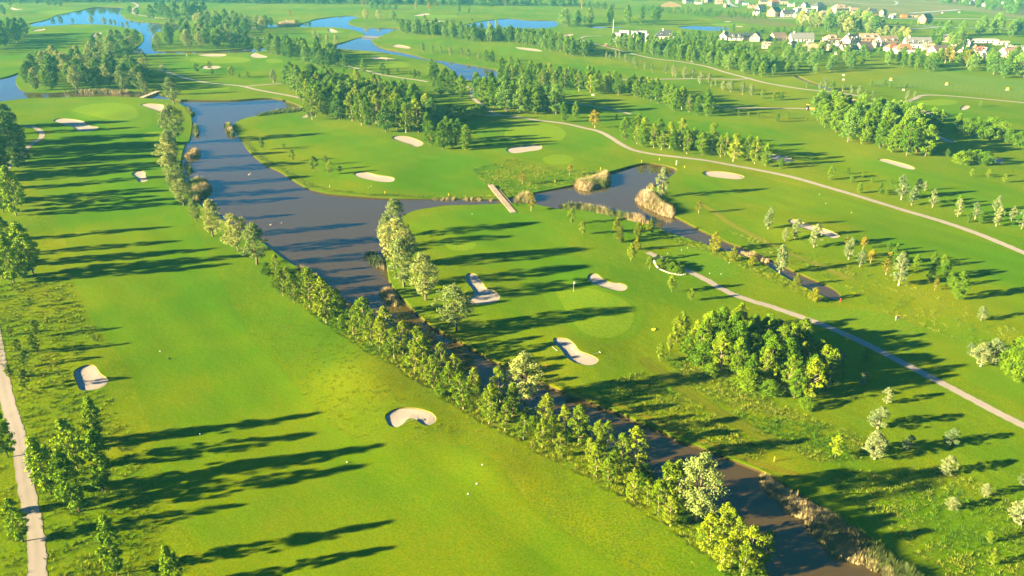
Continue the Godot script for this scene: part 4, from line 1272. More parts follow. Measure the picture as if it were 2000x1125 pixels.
	# village gardens and the belt before the white villa
	grove(["broadleaf_tree", "broadleaf_tree", "dark_tree"], [1195, 92, 1240, 88, 1300, 95, 1380, 108, 1460, 124, 1500, 145, 1490, 153, 1440, 142, 1380, 128, 1320, 117, 1260, 107, 1210, 98], 6.0, 7.5, 11.5, "leafy tree in the belt between white villa and far path", "trees before the white villa", "villa_tree")
	grove(["dark_tree", "dark_tree", "broadleaf_tree"], [1500, 108, 1560, 104, 1640, 118, 1700, 128, 1640, 138, 1560, 148, 1510, 150], 10.0, 5.5, 9.5, "garden tree before the village houses", "garden trees before the village", "garden_tree")
	grove(["broadleaf_tree", "dark_tree"], [1720, 126, 1770, 118, 1822, 130, 1826, 143, 1780, 136], 7.0, 7.0, 11.0, "garden tree below the red roofed house", "garden trees below the red roof", "garden_tree")
	grove(["broadleaf_tree", "dark_tree", "dark_tree"], [1885, 138, 1930, 128, 2020, 138, 2020, 160, 1940, 150], 8.5, 9.0, 14.0, "garden tree in the clump at the edge of the practice field", "garden trees by the practice field", "garden_tree")
	grove(["broadleaf_tree", "yellow_tree"], [1815, 126, 1830, 114, 1900, 118, 1890, 130], 8.0, 7.0, 11.0, "bright garden tree below the tan roofed houses", "garden trees below tan roofs", "garden_tree")
	grove(["willow_tree", "dark_tree"], [1540, 50, 1580, 52, 1620, 64, 1700, 70, 1725, 64, 1680, 50, 1600, 45], 11.0, 12.0, 17.0, "grey green tree in the belt behind the village houses", "trees behind the village", "village_tree")
	trees("willow_tree", [1745, 76, 26, 1730, 71, 22, 1770, 79, 26, 1760, 73, 22, 1715, 74, 20, 1870, 90, 20, 1855, 86, 20, 1880, 82, 20], "large pale tree between the village houses", "large pale trees in the village")
	grove(["dark_tree", "broadleaf_tree"], [1815, 88, 1860, 96, 1890, 80, 1880, 68, 1820, 72], 11.0, 9.0, 14.0, "dark garden tree behind the grey roofed house", "trees behind the grey roof", "garden_tree")
	grove(["dark_tree", "willow_tree"], [1890, 70, 2050, 78, 2050, 62, 1920, 58], 15.0, 12.0, 17.0, "tall tree behind the right end of the village", "trees behind the right village end", "garden_tree")
	grove(["broadleaf_tree", "dark_tree", "shrub"], [1290, 88, 1340, 70, 1400, 74, 1420, 95, 1380, 102, 1320, 92], 9.0, 4.0, 8.0, "garden bush between slate roofed house and the village", "garden bushes by the slate roof", "garden_bush")
	grove(["broadleaf_tree", "dark_tree", "shrub"], [1420, 92, 1500, 92, 1560, 98, 1600, 108, 1540, 112, 1460, 108], 10.0, 3.5, 7.0, "garden tree in front of the left village houses", "trees before the left village houses", "garden_tree")
	grove(["broadleaf_tree", "shrub"], [1380, 62, 1480, 60, 1560, 62, 1640, 70, 1560, 70, 1450, 66], 14.0, 4.0, 8.0, "garden bush behind the left village houses", "bushes behind the left houses", "garden_bush")
	grove(["shrub", "broadleaf_tree"], [1600, 90, 1700, 104, 1800, 110, 1960, 122, 1940, 126, 1800, 118, 1680, 112, 1600, 100], 9.0, 2.5, 5.0, "rounded garden bush along the village gardens", "bushes along the village gardens", "garden_bush")
	grove(["broadleaf_tree", "dark_tree", "shrub"], [1440, 84, 1560, 88, 1700, 102, 1830, 112, 1990, 122, 1990, 128, 1830, 120, 1700, 112, 1560, 104, 1440, 92], 12.0, 3.0, 6.0, "leafy tree in the front gardens of the village", "front garden trees of the village", "front_garden_tree")
	grove(["broadleaf_tree", "dark_tree", "willow_tree"], [1400, 70, 1560, 70, 1700, 80, 1850, 92, 2000, 102, 2000, 96, 1850, 84, 1700, 72, 1560, 62, 1400, 62], 20.0, 5.0, 8.0, "leafy tree between the village roofs", "trees between the village roofs", "back_garden_tree")
	var row := []
	for k in 22:
		row.append_array([1712 + k * 13.5, 46.5 + k * 0.55, rng.randf_range(7, 9)])
	trees("broadleaf_tree", row, "small round street tree in the row behind the village", "street trees behind the village", 1.3, "street_tree")
	grove(["dark_tree", "broadleaf_tree"], [1090, 52, 1140, 46, 1200, 42, 1290, 42, 1285, 48, 1240, 51, 1190, 47, 1105, 54], 17.0, 14.0, 19.0, "dark tree in the wood right of the upper pond", "trees right of the upper pond", "wood_tree")
	trees("dark_tree", [1150, 18, 16, 1165, 18, 15, 1180, 18, 14, 1195, 17, 12, 725, 17, 14, 735, 18, 14, 748, 19, 14, 760, 19, 13, 772, 19, 12, 1095, 49, 17, 1108, 52, 18, 1128, 50, 20, 1140, 47, 16], "dark tree in the far hedge line", "dark trees of the far hedge line", 1.2)
	# woods so far off that they read as one mass
	wood("far_wood", "dark_tree", scatter([-200, 6, 250, 5, 500, 7, 700, 9, 1000, 12, 1130, 13, 1120, 8, 900, 5, 500, 1, 0, 0, -200, 0], 15.0), 14.0, 20.0, "dark blue green wood along the far edge of the course")
	wood("far_wood", "dark_tree", scatter([-300, -2, 300, -4, 900, -2, 1300, 2, 1320, -30, 700, -40, -300, -40], 34.0), 16.0, 24.0, "hazy wood on the horizon behind the course")
	wood("far_plantation", "broadleaf_tree", scatter([1250, 16, 1330, 20, 1430, 27, 1500, 36, 1480, 40, 1380, 32, 1260, 24], 11.0), 4.5, 7.0, "young plantation in rows before the building site")
	wood("far_wood", "dark_tree", scatter([1805, 2, 1860, 9, 1930, 20, 2010, 36, 2250, 44, 2250, 5, 2000, -10, 1850, -12], 21.0), 13.0, 18.0, "hazy trees round the farthest houses")

func build_reeds() -> void:
	var tan_ := [Vector3(0.10, 0.13, 0.03), Vector3(0.33, 0.26, 0.14)]
	var dry_ := [Vector3(0.22, 0.19, 0.09), Vector3(0.37, 0.29, 0.18)]
	var grn := [Vector3(0.06, 0.10, 0.02), Vector3(0.16, 0.17, 0.06)]
	reeds([1121, 358, 1140, 350, 1165, 341, 1180, 334, 1190, 335, 1192, 350, 1188, 362, 1165, 363, 1150, 370, 1130, 367], "triangular tan reed bed at the mouth of the small pond", 4.0, 1.9, tan_)
	reeds([1003, 390, 1015, 379, 1035, 379, 1044, 390, 1030, 394, 1005, 394], "small tan reed clump beside the footbridge", 4.0, 1.7, tan_)
	reeds([1095, 402, 1120, 398, 1150, 401, 1185, 409, 1220, 417, 1250, 422, 1268, 434, 1262, 438, 1225, 430, 1180, 420, 1140, 411, 1097, 410], "long low reed strip along the near shore of the pond", 4.0, 1.8, tan_)
	reeds([1243, 388, 1252, 376, 1268, 376, 1285, 390, 1302, 404, 1318, 416, 1312, 422, 1295, 418, 1270, 406, 1250, 396], "thick straw coloured reed bed beside the silvery leaning tree", 5.0, 2.2, dry_)
	reeds([1263, 366, 1268, 358, 1278, 358, 1280, 366, 1272, 370], "tiny round reed islet in the small pond", 4.0, 1.5, tan_)
	reeds([1448, 490, 1470, 495, 1496, 505, 1505, 512, 1482, 507, 1455, 497], "pinkish reed strip in the narrow brook", 4.0, 1.6, dry_)
	reeds([1483, 925, 1500, 928, 1540, 957, 1590, 987, 1640, 1012, 1690, 1047, 1750, 1087, 1800, 1125, 1840, 1165, 1770, 1165, 1722, 1118, 1690, 1098, 1650, 1092, 1612, 1064, 1585, 1034, 1570, 1012, 1545, 997, 1515, 968, 1490, 948], "broad tan and green reed bank along the widest part of the river", 6.0, 1.5, [Vector3(0.07, 0.10, 0.025), Vector3(0.36, 0.29, 0.15)])
	reeds([364, 360, 380, 350, 402, 352, 412, 366, 400, 382, 385, 392, 372, 384], "rounded reed islet off the left lake shore", 5.0, 1.8, [Vector3(0.06, 0.13, 0.015), Vector3(0.28, 0.23, 0.12)])
	reeds([360, 304, 375, 291, 390, 294, 389, 305, 370, 308], "small reed clump under the left lakeside willows", 4.0, 1.6, tan_)
	reeds([362, 332, 370, 322, 376, 330, 370, 336], "single green reed tuft at the left lake shore", 4.0, 1.3, grn)
	reeds([376, 246, 384, 242, 388, 258, 384, 268, 377, 262], "narrow reed clump at the top of the left lake shore", 3.0, 1.7, grn)
	reeds([441, 244, 448, 240, 453, 252, 457, 264, 448, 265, 442, 256], "slim reed islet near the tip of the peninsula", 3.0, 2.2, tan_)
	reeds([712, 498, 725, 491, 740, 494, 752, 508, 750, 522, 735, 519, 722, 512], "grey green reed islet beside the willow clump", 4.0, 1.5, [Vector3(0.07, 0.10, 0.04), Vector3(0.34, 0.27, 0.16)])
	reeds([742, 566, 755, 560, 770, 570, 779, 584, 775, 594, 760, 589, 748, 578], "pale reed tuft where the river begins", 4.0, 1.6, tan_)
	reeds([356, 208, 366, 205, 374, 214, 380, 221, 370, 224], "small green reed clump at the channel mouth", 3.0, 1.6, grn)
	reeds([500, 225, 530, 217, 560, 212, 592, 211, 585, 218, 540, 223, 505, 228], "green reed strip behind the peninsula", 2.5, 1.5, grn)
	reeds([543, 48, 560, 44, 578, 44, 586, 49, 565, 51, 545, 51], "brown reed bed in the far pond", 0.5, 3.0, dry_)
	reeds([120, 181, 170, 177, 225, 177, 262, 180, 225, 182, 170, 181], "reed fringe along the wooded island", 0.8, 1.8, tan_)
	for q in [850, 863, 874, 885, 910, 922, 935, 958]:
		reeds([q - 5, 389, q - 3, 386.5, q + 4, 386.5, q + 6, 389, q, 391], "brown reed tussock on the far bank left of the footbridge", 4.0, 1.2, dry_)
	for a in [[575, 520, 600, 525, 632, 548, 645, 566, 622, 560, 590, 538], [655, 572, 690, 594, 715, 615, 700, 615, 665, 590], [712, 632, 745, 655, 775, 672, 765, 678, 725, 652], [836, 706, 866, 722, 896, 738, 881, 742, 846, 722], [1235, 892, 1262, 908, 1285, 925, 1270, 930, 1240, 906], [1462, 1068, 1490, 1096, 1515, 1135, 1500, 1140, 1470, 1092], [1390, 1000, 1415, 1020, 1430, 1038, 1410, 1030]]:
		reeds(a, "pinkish brown reeds along the water under the river alders", 5.0, 1.35, tan_)
	# coarse grass in the rough
	var g1 := [Vector3(0.060, 0.125, 0.004), Vector3(0.160, 0.190, 0.010)]
	var g2 := [Vector3(0.055, 0.125, 0.005), Vector3(0.165, 0.190, 0.018)]
	field("rough_grass", "coarse tussocky grass beside the left gravel track", "grass", sprinkle([-30, 560, 130, 540, 165, 610, 200, 665, 140, 705, 140, 765, 215, 765, 245, 830, 290, 960, 330, 1060, 400, 1160, 95, 1160, 90, 1040, 60, 900, 30, 760, -30, 640], 0.9), M.tuft_meshes, M.grass, g1, 0.7, 1.5)
	field("rough_grass", "short tufted rough between big fairway and river alders", "grass", sprinkle([520, 660, 560, 600, 640, 640, 760, 710, 900, 805, 1010, 868, 1100, 905, 1200, 965, 1300, 1040, 1420, 1140, 1260, 1140, 1130, 1055, 1000, 945, 925, 880, 850, 870, 700, 860, 640, 828, 575, 750], 1.0), M.tuft_meshes, M.grass, g1, 0.35, 0.75)
	field("rough_grass", "coarse grass on the far side of the left gravel track", "grass", sprinkle([-80, 900, 20, 900, 50, 1040, 48, 1160, -80, 1160], 0.9), M.tuft_meshes, M.grass, g1, 0.7, 1.4)
	field("meadow", "tall tussocky meadow between near grove and river", "grass", sprinkle([1290, 690, 1360, 700, 1420, 735, 1520, 790, 1620, 830, 1700, 860, 1680, 900, 1600, 905, 1520, 880, 1440, 815, 1380, 775, 1320, 735], 2.4), M.tuft_meshes, M.grass, g2, 0.7, 1.4)
	field("meadow", "rough meadow on the sloping bank of the river", "grass", sprinkle([1180, 745, 1260, 725, 1320, 765, 1420, 830, 1500, 880, 1480, 900, 1380, 860, 1290, 825, 1200, 785], 2.4), M.tuft_meshes, M.grass, g1, 0.8, 1.6)
	field("meadow", "tufted meadow dotted with silvery trees", "grass", sprinkle([1620, 900, 1720, 930, 1830, 910, 2000, 980, 2060, 1060, 2060, 1180, 1880, 1160, 1800, 1090, 1700, 1010, 1620, 950], 1.5), M.tuft_meshes, M.grass, g2, 0.7, 1.4)
	field("bank_grass", "long grass under the river alders", "grass", sprinkle([520, 530, 560, 520, 640, 580, 740, 648, 860, 715, 990, 780, 1110, 838, 1230, 905, 1350, 985, 1440, 1062, 1500, 1140, 1440, 1140, 1380, 1090, 1270, 1010, 1160, 945, 1050, 885, 930, 820, 830, 760, 720, 690, 600, 610], 2.6), M.tuft_meshes, M.grass, g1, 0.7, 1.6)
	field("bank_grass", "ragged grass fringe along the right river bank", "grass", sprinkle([800, 596, 832, 623, 892, 660, 962, 698, 1067, 745, 1130, 770, 1220, 805, 1297, 840, 1376, 871, 1446, 899, 1500, 925, 1500, 920, 1446, 893, 1376, 864, 1297, 833, 1220, 798, 1130, 763, 1067, 738, 962, 692, 892, 654, 832, 617], 5.0), M.tuft_meshes, M.grass, g2, 0.5, 1.1)
	field("bank_grass", "ragged grass fringe along the peninsula shore", "grass", sprinkle([460, 262, 477, 279, 500, 305, 550, 333, 600, 363, 645, 374, 725, 382, 825, 386, 970, 386, 970, 382, 825, 382, 725, 378, 648, 370, 605, 358, 555, 328, 505, 300, 480, 272], 2.5), M.tuft_meshes, M.grass, g2, 0.7, 1.5)
	field("rough_grass", "tussocky grass between the pond and peninsula bunker", "grass", sprinkle([920, 330, 1000, 310, 1100, 330, 1180, 332, 1120, 357, 1040, 373, 990, 380, 950, 370], 0.9), M.tuft_meshes, M.grass, g2, 0.9, 1.8)
	field("bank_grass", "weedy green edge of the narrow brook", "grass", sprinkle([1280, 445, 1320, 460, 1390, 481, 1450, 500, 1530, 542, 1600, 580, 1640, 590, 1600, 592, 1520, 560, 1440, 520, 1380, 495, 1300, 465], 2.2), M.tuft_meshes, M.grass, g1, 0.8, 1.6)
	field("rough_grass", "long grass round the loose tree clump below the long path", "grass", sprinkle([1400, 440, 1560, 490, 1700, 530, 1860, 590, 2000, 640, 2000, 700, 1850, 660, 1700, 600, 1640, 560, 1540, 515, 1440, 470], 0.5), M.tuft_meshes, M.grass, g2, 0.8, 1.6)

func build_village() -> void:
	# the white villa: a cluster of tall blocks with dark glass between
	var p := px(1234, 82)
	var o := thing("villa", "large white modern villa of stepped cubic blocks with dark glass", "house")
	o.position = at(p) + Vector3(0, -0.1, -5)
	o.rotation.y = -0.12
	for q in [[-12.5, 0, 6.5, 7.0, 9.0], [-6.0, -2.5, 7.5, 8.5, 6.0], [2.4, 1.0, 4.5, 8.5, 9.5], [8.6, -2.0, 8.0, 8.5, 6.0], [13.6, 0.5, 4.0, 6.5, 8.5]]:
		part_box("block", Vector3(q[0], q[3] * 0.5, q[1]), Vector3(q[2], q[3], q[4]), M.white, o)
		part_box("roof", Vector3(q[0], q[3] + 0.1, q[1]), Vector3(q[2] - 0.5, 0.2, q[4] - 0.5), M.grey_roof, o)
	part_box("low_wing", Vector3(-5.0, 1.7, 2.2), Vector3(10.0, 3.4, 4.5), M.white, o)
	for q in [[-6.0, 5.2, 0.55, 4.6, 3.2], [8.0, 4.4, 1.05, 4.8, 5.6], [-5.0, 1.7, 4.48, 5.0, 1.8], [13.6, 3.2, 4.78, 2.2, 3.0], [2.4, 4.4, 5.78, 0.8, 2.4]]:
		part_box("window", Vector3(q[0], q[1], q[2]), Vector3(q[3], q[4], 0.12), M.glass, o)
	part_box("door", Vector3(6.0, 1.2, 1.07), Vector3(1.1, 2.4, 0.14), M.dark, o)
	var fp := thing("flagpole", "tall white flagpole left of the white villa", "flagpole")
	fp.position = at(px(1197, 65))
	var s := Soup.new()
	s.tube(Vector3.ZERO, Vector3(0, 12, 0), 0.22, 0.14, 8)
	inst(s.mesh(), M.white, "pole", fp)
	part_box("finial", Vector3(0, 12.1, 0), Vector3(0.4, 0.25, 0.4), M.yellow, fp)
	house(1302, 77, 44, 0.62, 1.0, -0.15, "white", "slate", "hip", "white house with dark slate hipped roof beside the cubic villa", "", "cd")
	# village street
	house(1417, 78, 26, 0.8, 1.0, 0.9, "white", "tan_roof", "gable", "house with beige gable roof at the left end of village", "", "c")
	house(1438, 79, 28, 0.55, 1.0, -0.1, "white", "slate", "gable", "long low house with dark roof next to the beige gable", "", "d")
	house(1463, 78, 24, 0.6, 1.0, 0.1, "tan_brick", "slate", "gable", "low dark roofed wing beside the brick gable house", "", "")
	house(1478, 81, 26, 0.8, 1.3, 1.1, "tan_brick", "grey_roof", "gable", "brick gable house with steep grey roof", "", "")
	house(1522, 80, 32, 0.65, 1.0, 0.35, "cream", "tan_roof", "gable", "tan roofed house behind a pointed garden tree", "", "")
	house(1568, 82, 42, 0.5, 1.0, -0.08, "white", "grey_roof", "gable", "long white house with grey roof and tall gable chimney", "", "c")
	house(1549, 93, 18, 0.7, 1.0, 0.5, "white", "tan_roof", "gable", "small white house half hidden in front of grey roofed one", "", "c")
	house(1585, 103, 46, 0.5, 1.0, -0.12, "white", "tan_roof", "hip", "wide low house with pale walls and brownish roof", "", "c")
	house(1627, 83, 29, 0.7, 1.0, 0.15, "cream", "tan_roof", "hip", "house with pinkish hipped roof and white dormer", "", "d")
	house(1656, 101, 22, 0.8, 1.0, 0.1, "tan_brick", "slate", "gable", "house with navy slate roof and two white dormers", "", "cd")
	house(1666, 85, 34, 0.65, 1.1, 0.5, "white", "tan_roof", "gable", "tan gabled house with several white dormers", "", "cd")
	house(1698, 81, 32, 0.5, 1.0, 0.0, "brick", "tan_roof", "gable", "long brown roofed house between two tan gables", "", "d")
	house(1690, 100, 34, 0.65, 1.0, 0.45, "cream", "tan_roof", "gable", "tan roofed house behind a large pale tree", "", "")
	house(1736, 90, 40, 0.6, 1.1, 0.25, "white", "tan_roof", "gable", "wide tan roofed house with a white double dormer", "", "d")
	house(1745, 101, 24, 0.8, 1.0, 0.2, "white", "red_roof", "hip", "low pavilion with brick red hipped roof", "", "")
	house(1770, 106, 32, 0.8, 1.2, -0.1, "white", "red_roof", "hip", "white walled house under brick red hipped roof", "", "")
	house(1795, 94, 44, 0.5, 1.3, -0.12, "white", "grey_roof", "gable", "white gable house with long grey roof and white chimney", "", "cd")
	house(1840, 110, 44, 0.65, 1.0, 0.4, "cream", "tan_roof", "gable", "tan hipped house with a white dormer at the village front", "", "d")
	house(1889, 114, 34, 0.7, 1.0, 0.5, "cream", "tan_roof", "gable", "tan gabled house with cream end wall and small white annex", "", "c")
	house(1894, 90, 16, 0.9, 1.2, 0.6, "white", "slate", "gable", "narrow house with very dark roof behind the tan gables", "", "")
	house(1925, 84, 44, 0.35, 1.0, -0.15, "white", "cream", "flat", "long low pale terrace behind the dark narrow house", "", "")
	house(1937, 117, 34, 0.75, 1.1, 0.35, "white", "grey_roof", "gable", "white house with brownish purple roof near the practice field", "", "c")
	house(1979, 112, 36, 0.6, 1.1, 0.2, "white", "tan_roof", "gable", "tan roofed house with white raised gables at the right end", "", "c")
	house(1995, 102, 28, 0.6, 1.3, -0.1, "white", "white", "flat", "bright white flat roofed house at the right end", "", "")
	house(1960, 88, 24, 0.4, 1.0, 0.0, "white", "cream", "flat", "small pale flat roofed row behind the right end", "", "")
	house(1638, 107, 11, 0.6, 0.8, 0.0, "white", "dark", "flat", "small white garden shed with dark roof", "", "")
	# new houses on the building site
	house(1514, 32, 27, 0.8, 2.0, 0.7, "brick", "slate", "gable", "orange brick gable house on the building site", "", "")
	house(1541, 33, 25, 0.6, 1.3, 0.1, "white", "slate", "gable", "white house with dark roof next to the orange brick gable", "", "c")
	house(1565, 34, 20, 0.8, 1.3, 0.0, "tan_brick", "slate", "hip", "low dark roofed house on the building site", "", "")
	house(1583, 25, 22, 0.7, 1.6, 0.2, "white", "cream", "flat", "white cubic house shell on the building site", "", "")
	house(1602, 22, 24, 0.9, 2.0, 0.3, "tan_brick", "slate", "hip", "tall brick house with dark pyramid roof", "", "")
	house(1580, 38, 20, 0.6, 1.0, 0.0, "white", "steel", "flat", "pale unfinished house with metal roof", "", "")
	house(1600, 37, 14, 0.7, 1.0, 0.0, "tan_brick", "dark", "flat", "small dark unfinished building on the site", "", "")
	house(1630, 32, 22, 0.6, 1.3, -0.1, "white", "white", "flat", "long plain white building below the many dormers", "", "")
	house(1643, 26, 30, 0.7, 2.0, 0.2, "tan_brick", "tan_roof", "hip", "large house with row of white dormers and dark hipped roof", "", "d")
	house(1684, 38, 32, 0.6, 1.6, -0.1, "white", "slate", "gable", "white gable house with long slate roof on the building site", "", "d")
	house(1704, 33, 17, 0.9, 1.6, 0.1, "brick", "slate", "gable", "dark roofed house behind the long slate roof", "", "c")
	house(1781, 34, 22, 0.5, 1.0, 0.0, "tan_brick", "slate", "flat", "low dark site hut near the orange container", "", "")
	house(1810, 46, 23, 0.8, 2.0, 0.5, "brick", "slate", "gable", "orange brick house with dark side roof alone on the right", "", "")
	house(1471, 16, 18, 0.6, 1.2, -0.2, "brick", "red_roof", "flat", "low orange brick building at the top of the site", "", "")
	house(1512, 12, 20, 0.8, 2.0, 0.3, "brick", "red_roof", "hip", "pinkish brick house at the top of the site", "", "")
	house(1530, 8, 16, 0.8, 1.6, 0.0, "tan_brick", "slate", "hip", "dark roofed house at the top of the site", "", "")
	house(1446, 7, 14, 0.7, 1.6, 0.2, "cream", "tan_roof", "gable", "cream house beside the curved site road", "", "")
	house(1457, 10, 10, 0.7, 1.0, 0.0, "white", "blue", "flat", "small blue roofed hut on the building site", "", "")
	house(1546, 13, 10, 0.7, 1.2, 0.0, "white", "white", "flat", "tiny white house at the edge of the far field", "", "")
	house(1345, 6, 18, 0.7, 1.3, 0.2, "white", "slate", "gable", "white house with dark roof left of the building site", "", "c")
	house(1385, 5, 16, 0.7, 1.6, 0.4, "brick", "slate", "gable", "brick house with dark roof left of the building site", "", "")
	for q in [[1872, 3, 14], [1885, 5, 12], [1897, 8, 10], [1905, 3, 12], [1918, 7, 12], [1928, 12, 13], [1938, 6, 14], [1948, 4, 12], [1968, 9, 13], [1977, 15, 12], [1990, 5, 12], [1852, 2, 10]]:
		house(q[0], q[1], q[2], 0.7, 1.2, rng.randf_range(-0.5, 0.8), "white" if rng.randf() < 0.6 else "tan_brick", "slate" if rng.randf() < 0.6 else "tan_roof", "gable", "tiny pale house among the hazy trees at the far corner", "farthest houses", "")
	for q in [[1498, 95, 18], [1612, 92, 18], [1624, 99, 16], [1712, 92, 18], [1815, 101, 18], [1862, 101, 18], [1912, 106, 18], [1967, 120, 20], [1640, 92, 15], [1850, 82, 18]]:
		house(q[0], q[1], q[2], rng.randf_range(0.55, 0.8), rng.randf_range(0.9, 1.3), rng.randf_range(-0.3, 0.9), ["cream", "brick", "tan_brick", "cream"][rng.randi() % 4], ["tan_roof", "grey_roof", "tan_roof", "red_roof"][rng.randi() % 4], "gable", "house half hidden among the garden trees of the village", "houses among village trees", ["", "c", "d"][rng.randi() % 3])
	for q in [[1487, 24, 18], [1492, 8, 14], [1558, 22, 14], [1575, 14, 14], [1610, 33, 16], [1655, 36, 16], [1668, 22, 14], [1726, 30, 14], [1745, 36, 12], [1420, 14, 12], [1405, 8, 12], [1365, 8, 14], [1478, 30, 12]]:
		house(q[0], q[1], q[2], rng.randf_range(0.6, 0.9), rng.randf_range(1.0, 2.0), rng.randf_range(-0.3, 0.7), ["brick", "white", "tan_brick"][rng.randi() % 3], ["slate", "slate", "tan_roof"][rng.randi() % 3], ["gable", "hip", "flat"][rng.randi() % 3], "small new house between larger ones on the building site", "small houses on the building site", "")
	# orange container and cars
	var c := thing("container", "orange steel container on the building site", "container")
	c.position = at(px(1765, 34))
	part_box("body", Vector3(0, 1.4, 0), Vector3(7.0, 2.6, 2.6), M.orange, c)
	part_box("roof", Vector3(0, 2.78, 0), Vector3(7.1, 0.12, 2.7), M.red, c)
	part_box("door", Vector3(3.54, 1.4, 0), Vector3(0.08, 2.3, 2.2), M.orange, c)
	car(1724, 33, "white", "white car parked beside the long slate roof", 0.1)
	car(1713, 40, "white", "white van below the long slate roof", 0.0)
	car(1772, 75, "steel", "silver car parked behind the wide tan roofed house", 0.3)
	car(1840, 26, "white", "white vehicle parked on the far field", 1.2, "vehicles on the far field")
	car(1873, 25, "white", "white vehicle parked on the far field", 1.2, "vehicles on the far field")

func car(u: float, v: float, m: String, label: String, turn: float, group := "") -> void:
	var o := thing("parked_car", label, "car", group)
	o.position = at(px(u, v))
	o.rotation.y = turn
	var s := Soup.new()
	var prof := [[-2.1, 0.35], [-2.1, 0.85], [-1.5, 0.95], [1.1, 0.95], [1.9, 0.85], [2.1, 0.65], [2.1, 0.35]]
	extrude(s, prof, 0.85)
	inst(s.mesh(), M[m], "body", o)
	s = Soup.new()
	extrude(s, [[-1.5, 0.96], [-1.1, 1.45], [0.4, 1.47], [1.1, 0.96]], 0.75)
	inst(s.mesh(), M.glass, "windows", o)
	part_box("roof", Vector3(-0.35, 1.49, 0), Vector3(1.4, 0.05, 1.45), M[m], o)
	for x in [-1.3, 1.3]:
		for z in [-0.8, 0.8]:
			wheel(o, Vector3(x, 0.33, z), 0.33, 0.2)

func extrude(s: Soup, prof: Array, half: float) -> void:
	var n := prof.size()
	for i in n:
		var a: Array = prof[i]
		var b: Array = prof[(i + 1) % n]
		s.quad(Vector3(a[0], a[1], half), Vector3(a[0], a[1], -half), Vector3(b[0], b[1], -half), Vector3(b[0], b[1], half))
	for i in range(1, n - 1):
		s.tri(Vector3(prof[0][0], prof[0][1], half), Vector3(prof[i][0], prof[i][1], half), Vector3(prof[i + 1][0], prof[i + 1][1], half))
		s.tri(Vector3(prof[0][0], prof[0][1], -half), Vector3(prof[i + 1][0], prof[i + 1][1], -half), Vector3(prof[i][0], prof[i][1], -half))

func wheel(parent: Node3D, p: Vector3, r: float, w: float) -> void:
	var c := CylinderMesh.new()
	c.top_radius = r
	c.bottom_radius = r
	c.height = w
	c.radial_segments = 12
	var o := inst(c, M.dark, "wheel", parent)
	o.position = p
	o.rotation.x = PI * 0.5
	var h := CylinderMesh.new()
	h.top_radius = r * 0.5
	h.bottom_radius = r * 0.5
	h.height = w + 0.03
	h.radial_segments = 10
	inst(h, M.steel, "rim", o)

func post(called: String, u: float, v: float, h: float, r: float, m: Material, label: String, category: String, group := "") -> Node3D:
	var o := thing(called, label, category, group)
	o.position = at(px(u, v))
	var s := Soup.new()
	s.tube(Vector3(0, -0.1, 0), Vector3(0, h * 0.92, 0), r, r * 0.9, 8)
	inst(s.mesh(), m, "shaft", o)
	s = Soup.new()
	s.tube(Vector3(0, h * 0.92, 0), Vector3(0, h, 0), r * 1.02, r * 0.35, 8)
	inst(s.mesh(), m, "cap", o)
	return o

func ball_marker(u: float, v: float, r: float, m: Material, label: String, group: String) -> void:
	var o := thing("tee_marker", label, "marker", group)
	o.position = at(px(u, v)) + Vector3(0, 0.03, 0)
	var b := SphereMesh.new()
	b.radius = r
	b.height = r * 2.0
	b.radial_segments = 12
	b.rings = 6
	inst(b, m, "ball", o).position = Vector3(0, r * 0.9, 0)
	part_box("peg", Vector3(0, -0.05, 0), Vector3(0.05, 0.2, 0.05), M.steel, o)

func flag(u: float, v: float, m: Material, label: String, group := "") -> void:
	var o := thing("golf_flag", label, "flag", group)
	o.position = at(px(u, v))
	var s := Soup.new()
	s.tube(Vector3(0, -0.1, 0), Vector3(0, 2.4, 0), 0.03, 0.02, 6)
	inst(s.mesh(), M.white, "pole", o)
	s = Soup.new()
	for k in 5:
		var a := k / 5.0
		var b := (k + 1) / 5.0
		s.quad(Vector3(a * 0.65, 1.9 - a * 0.05, sin(a * 5.0) * 0.07), Vector3(a * 0.65, 2.38 - a * 0.05, sin(a * 5.0) * 0.07), Vector3(b * 0.65, 2.38 - b * 0.05, sin(b * 5.0) * 0.07), Vector3(b * 0.65, 1.9 - b * 0.05, sin(b * 5.0) * 0.07))
	inst(s.mesh(), m, "cloth", o)
	var c := TorusMesh.new()
	c.inner_radius = 0.055
	c.outer_radius = 0.09
	c.rings = 12
	c.ring_segments = 6
	inst(c, M.white, "cup", o).position = Vector3(0, 0.03, 0)

func rake(u: float, v: float, turn: float, label: String) -> void:
	var o := thing("bunker_rake", label, "rake", "rakes left by the bunkers")
	o.position = at(px(u, v)) + Vector3(0, 0.06, 0)
	o.rotation.y = turn
	var s := Soup.new()
	s.tube(Vector3(-1.0, 0, 0), Vector3(1.0, 0.04, 0), 0.022, 0.022, 6)
	inst(s.mesh(), M.white, "handle", o)
	part_box("head", Vector3(1.0, 0.02, 0), Vector3(0.06, 0.06, 0.5), M.white, o)

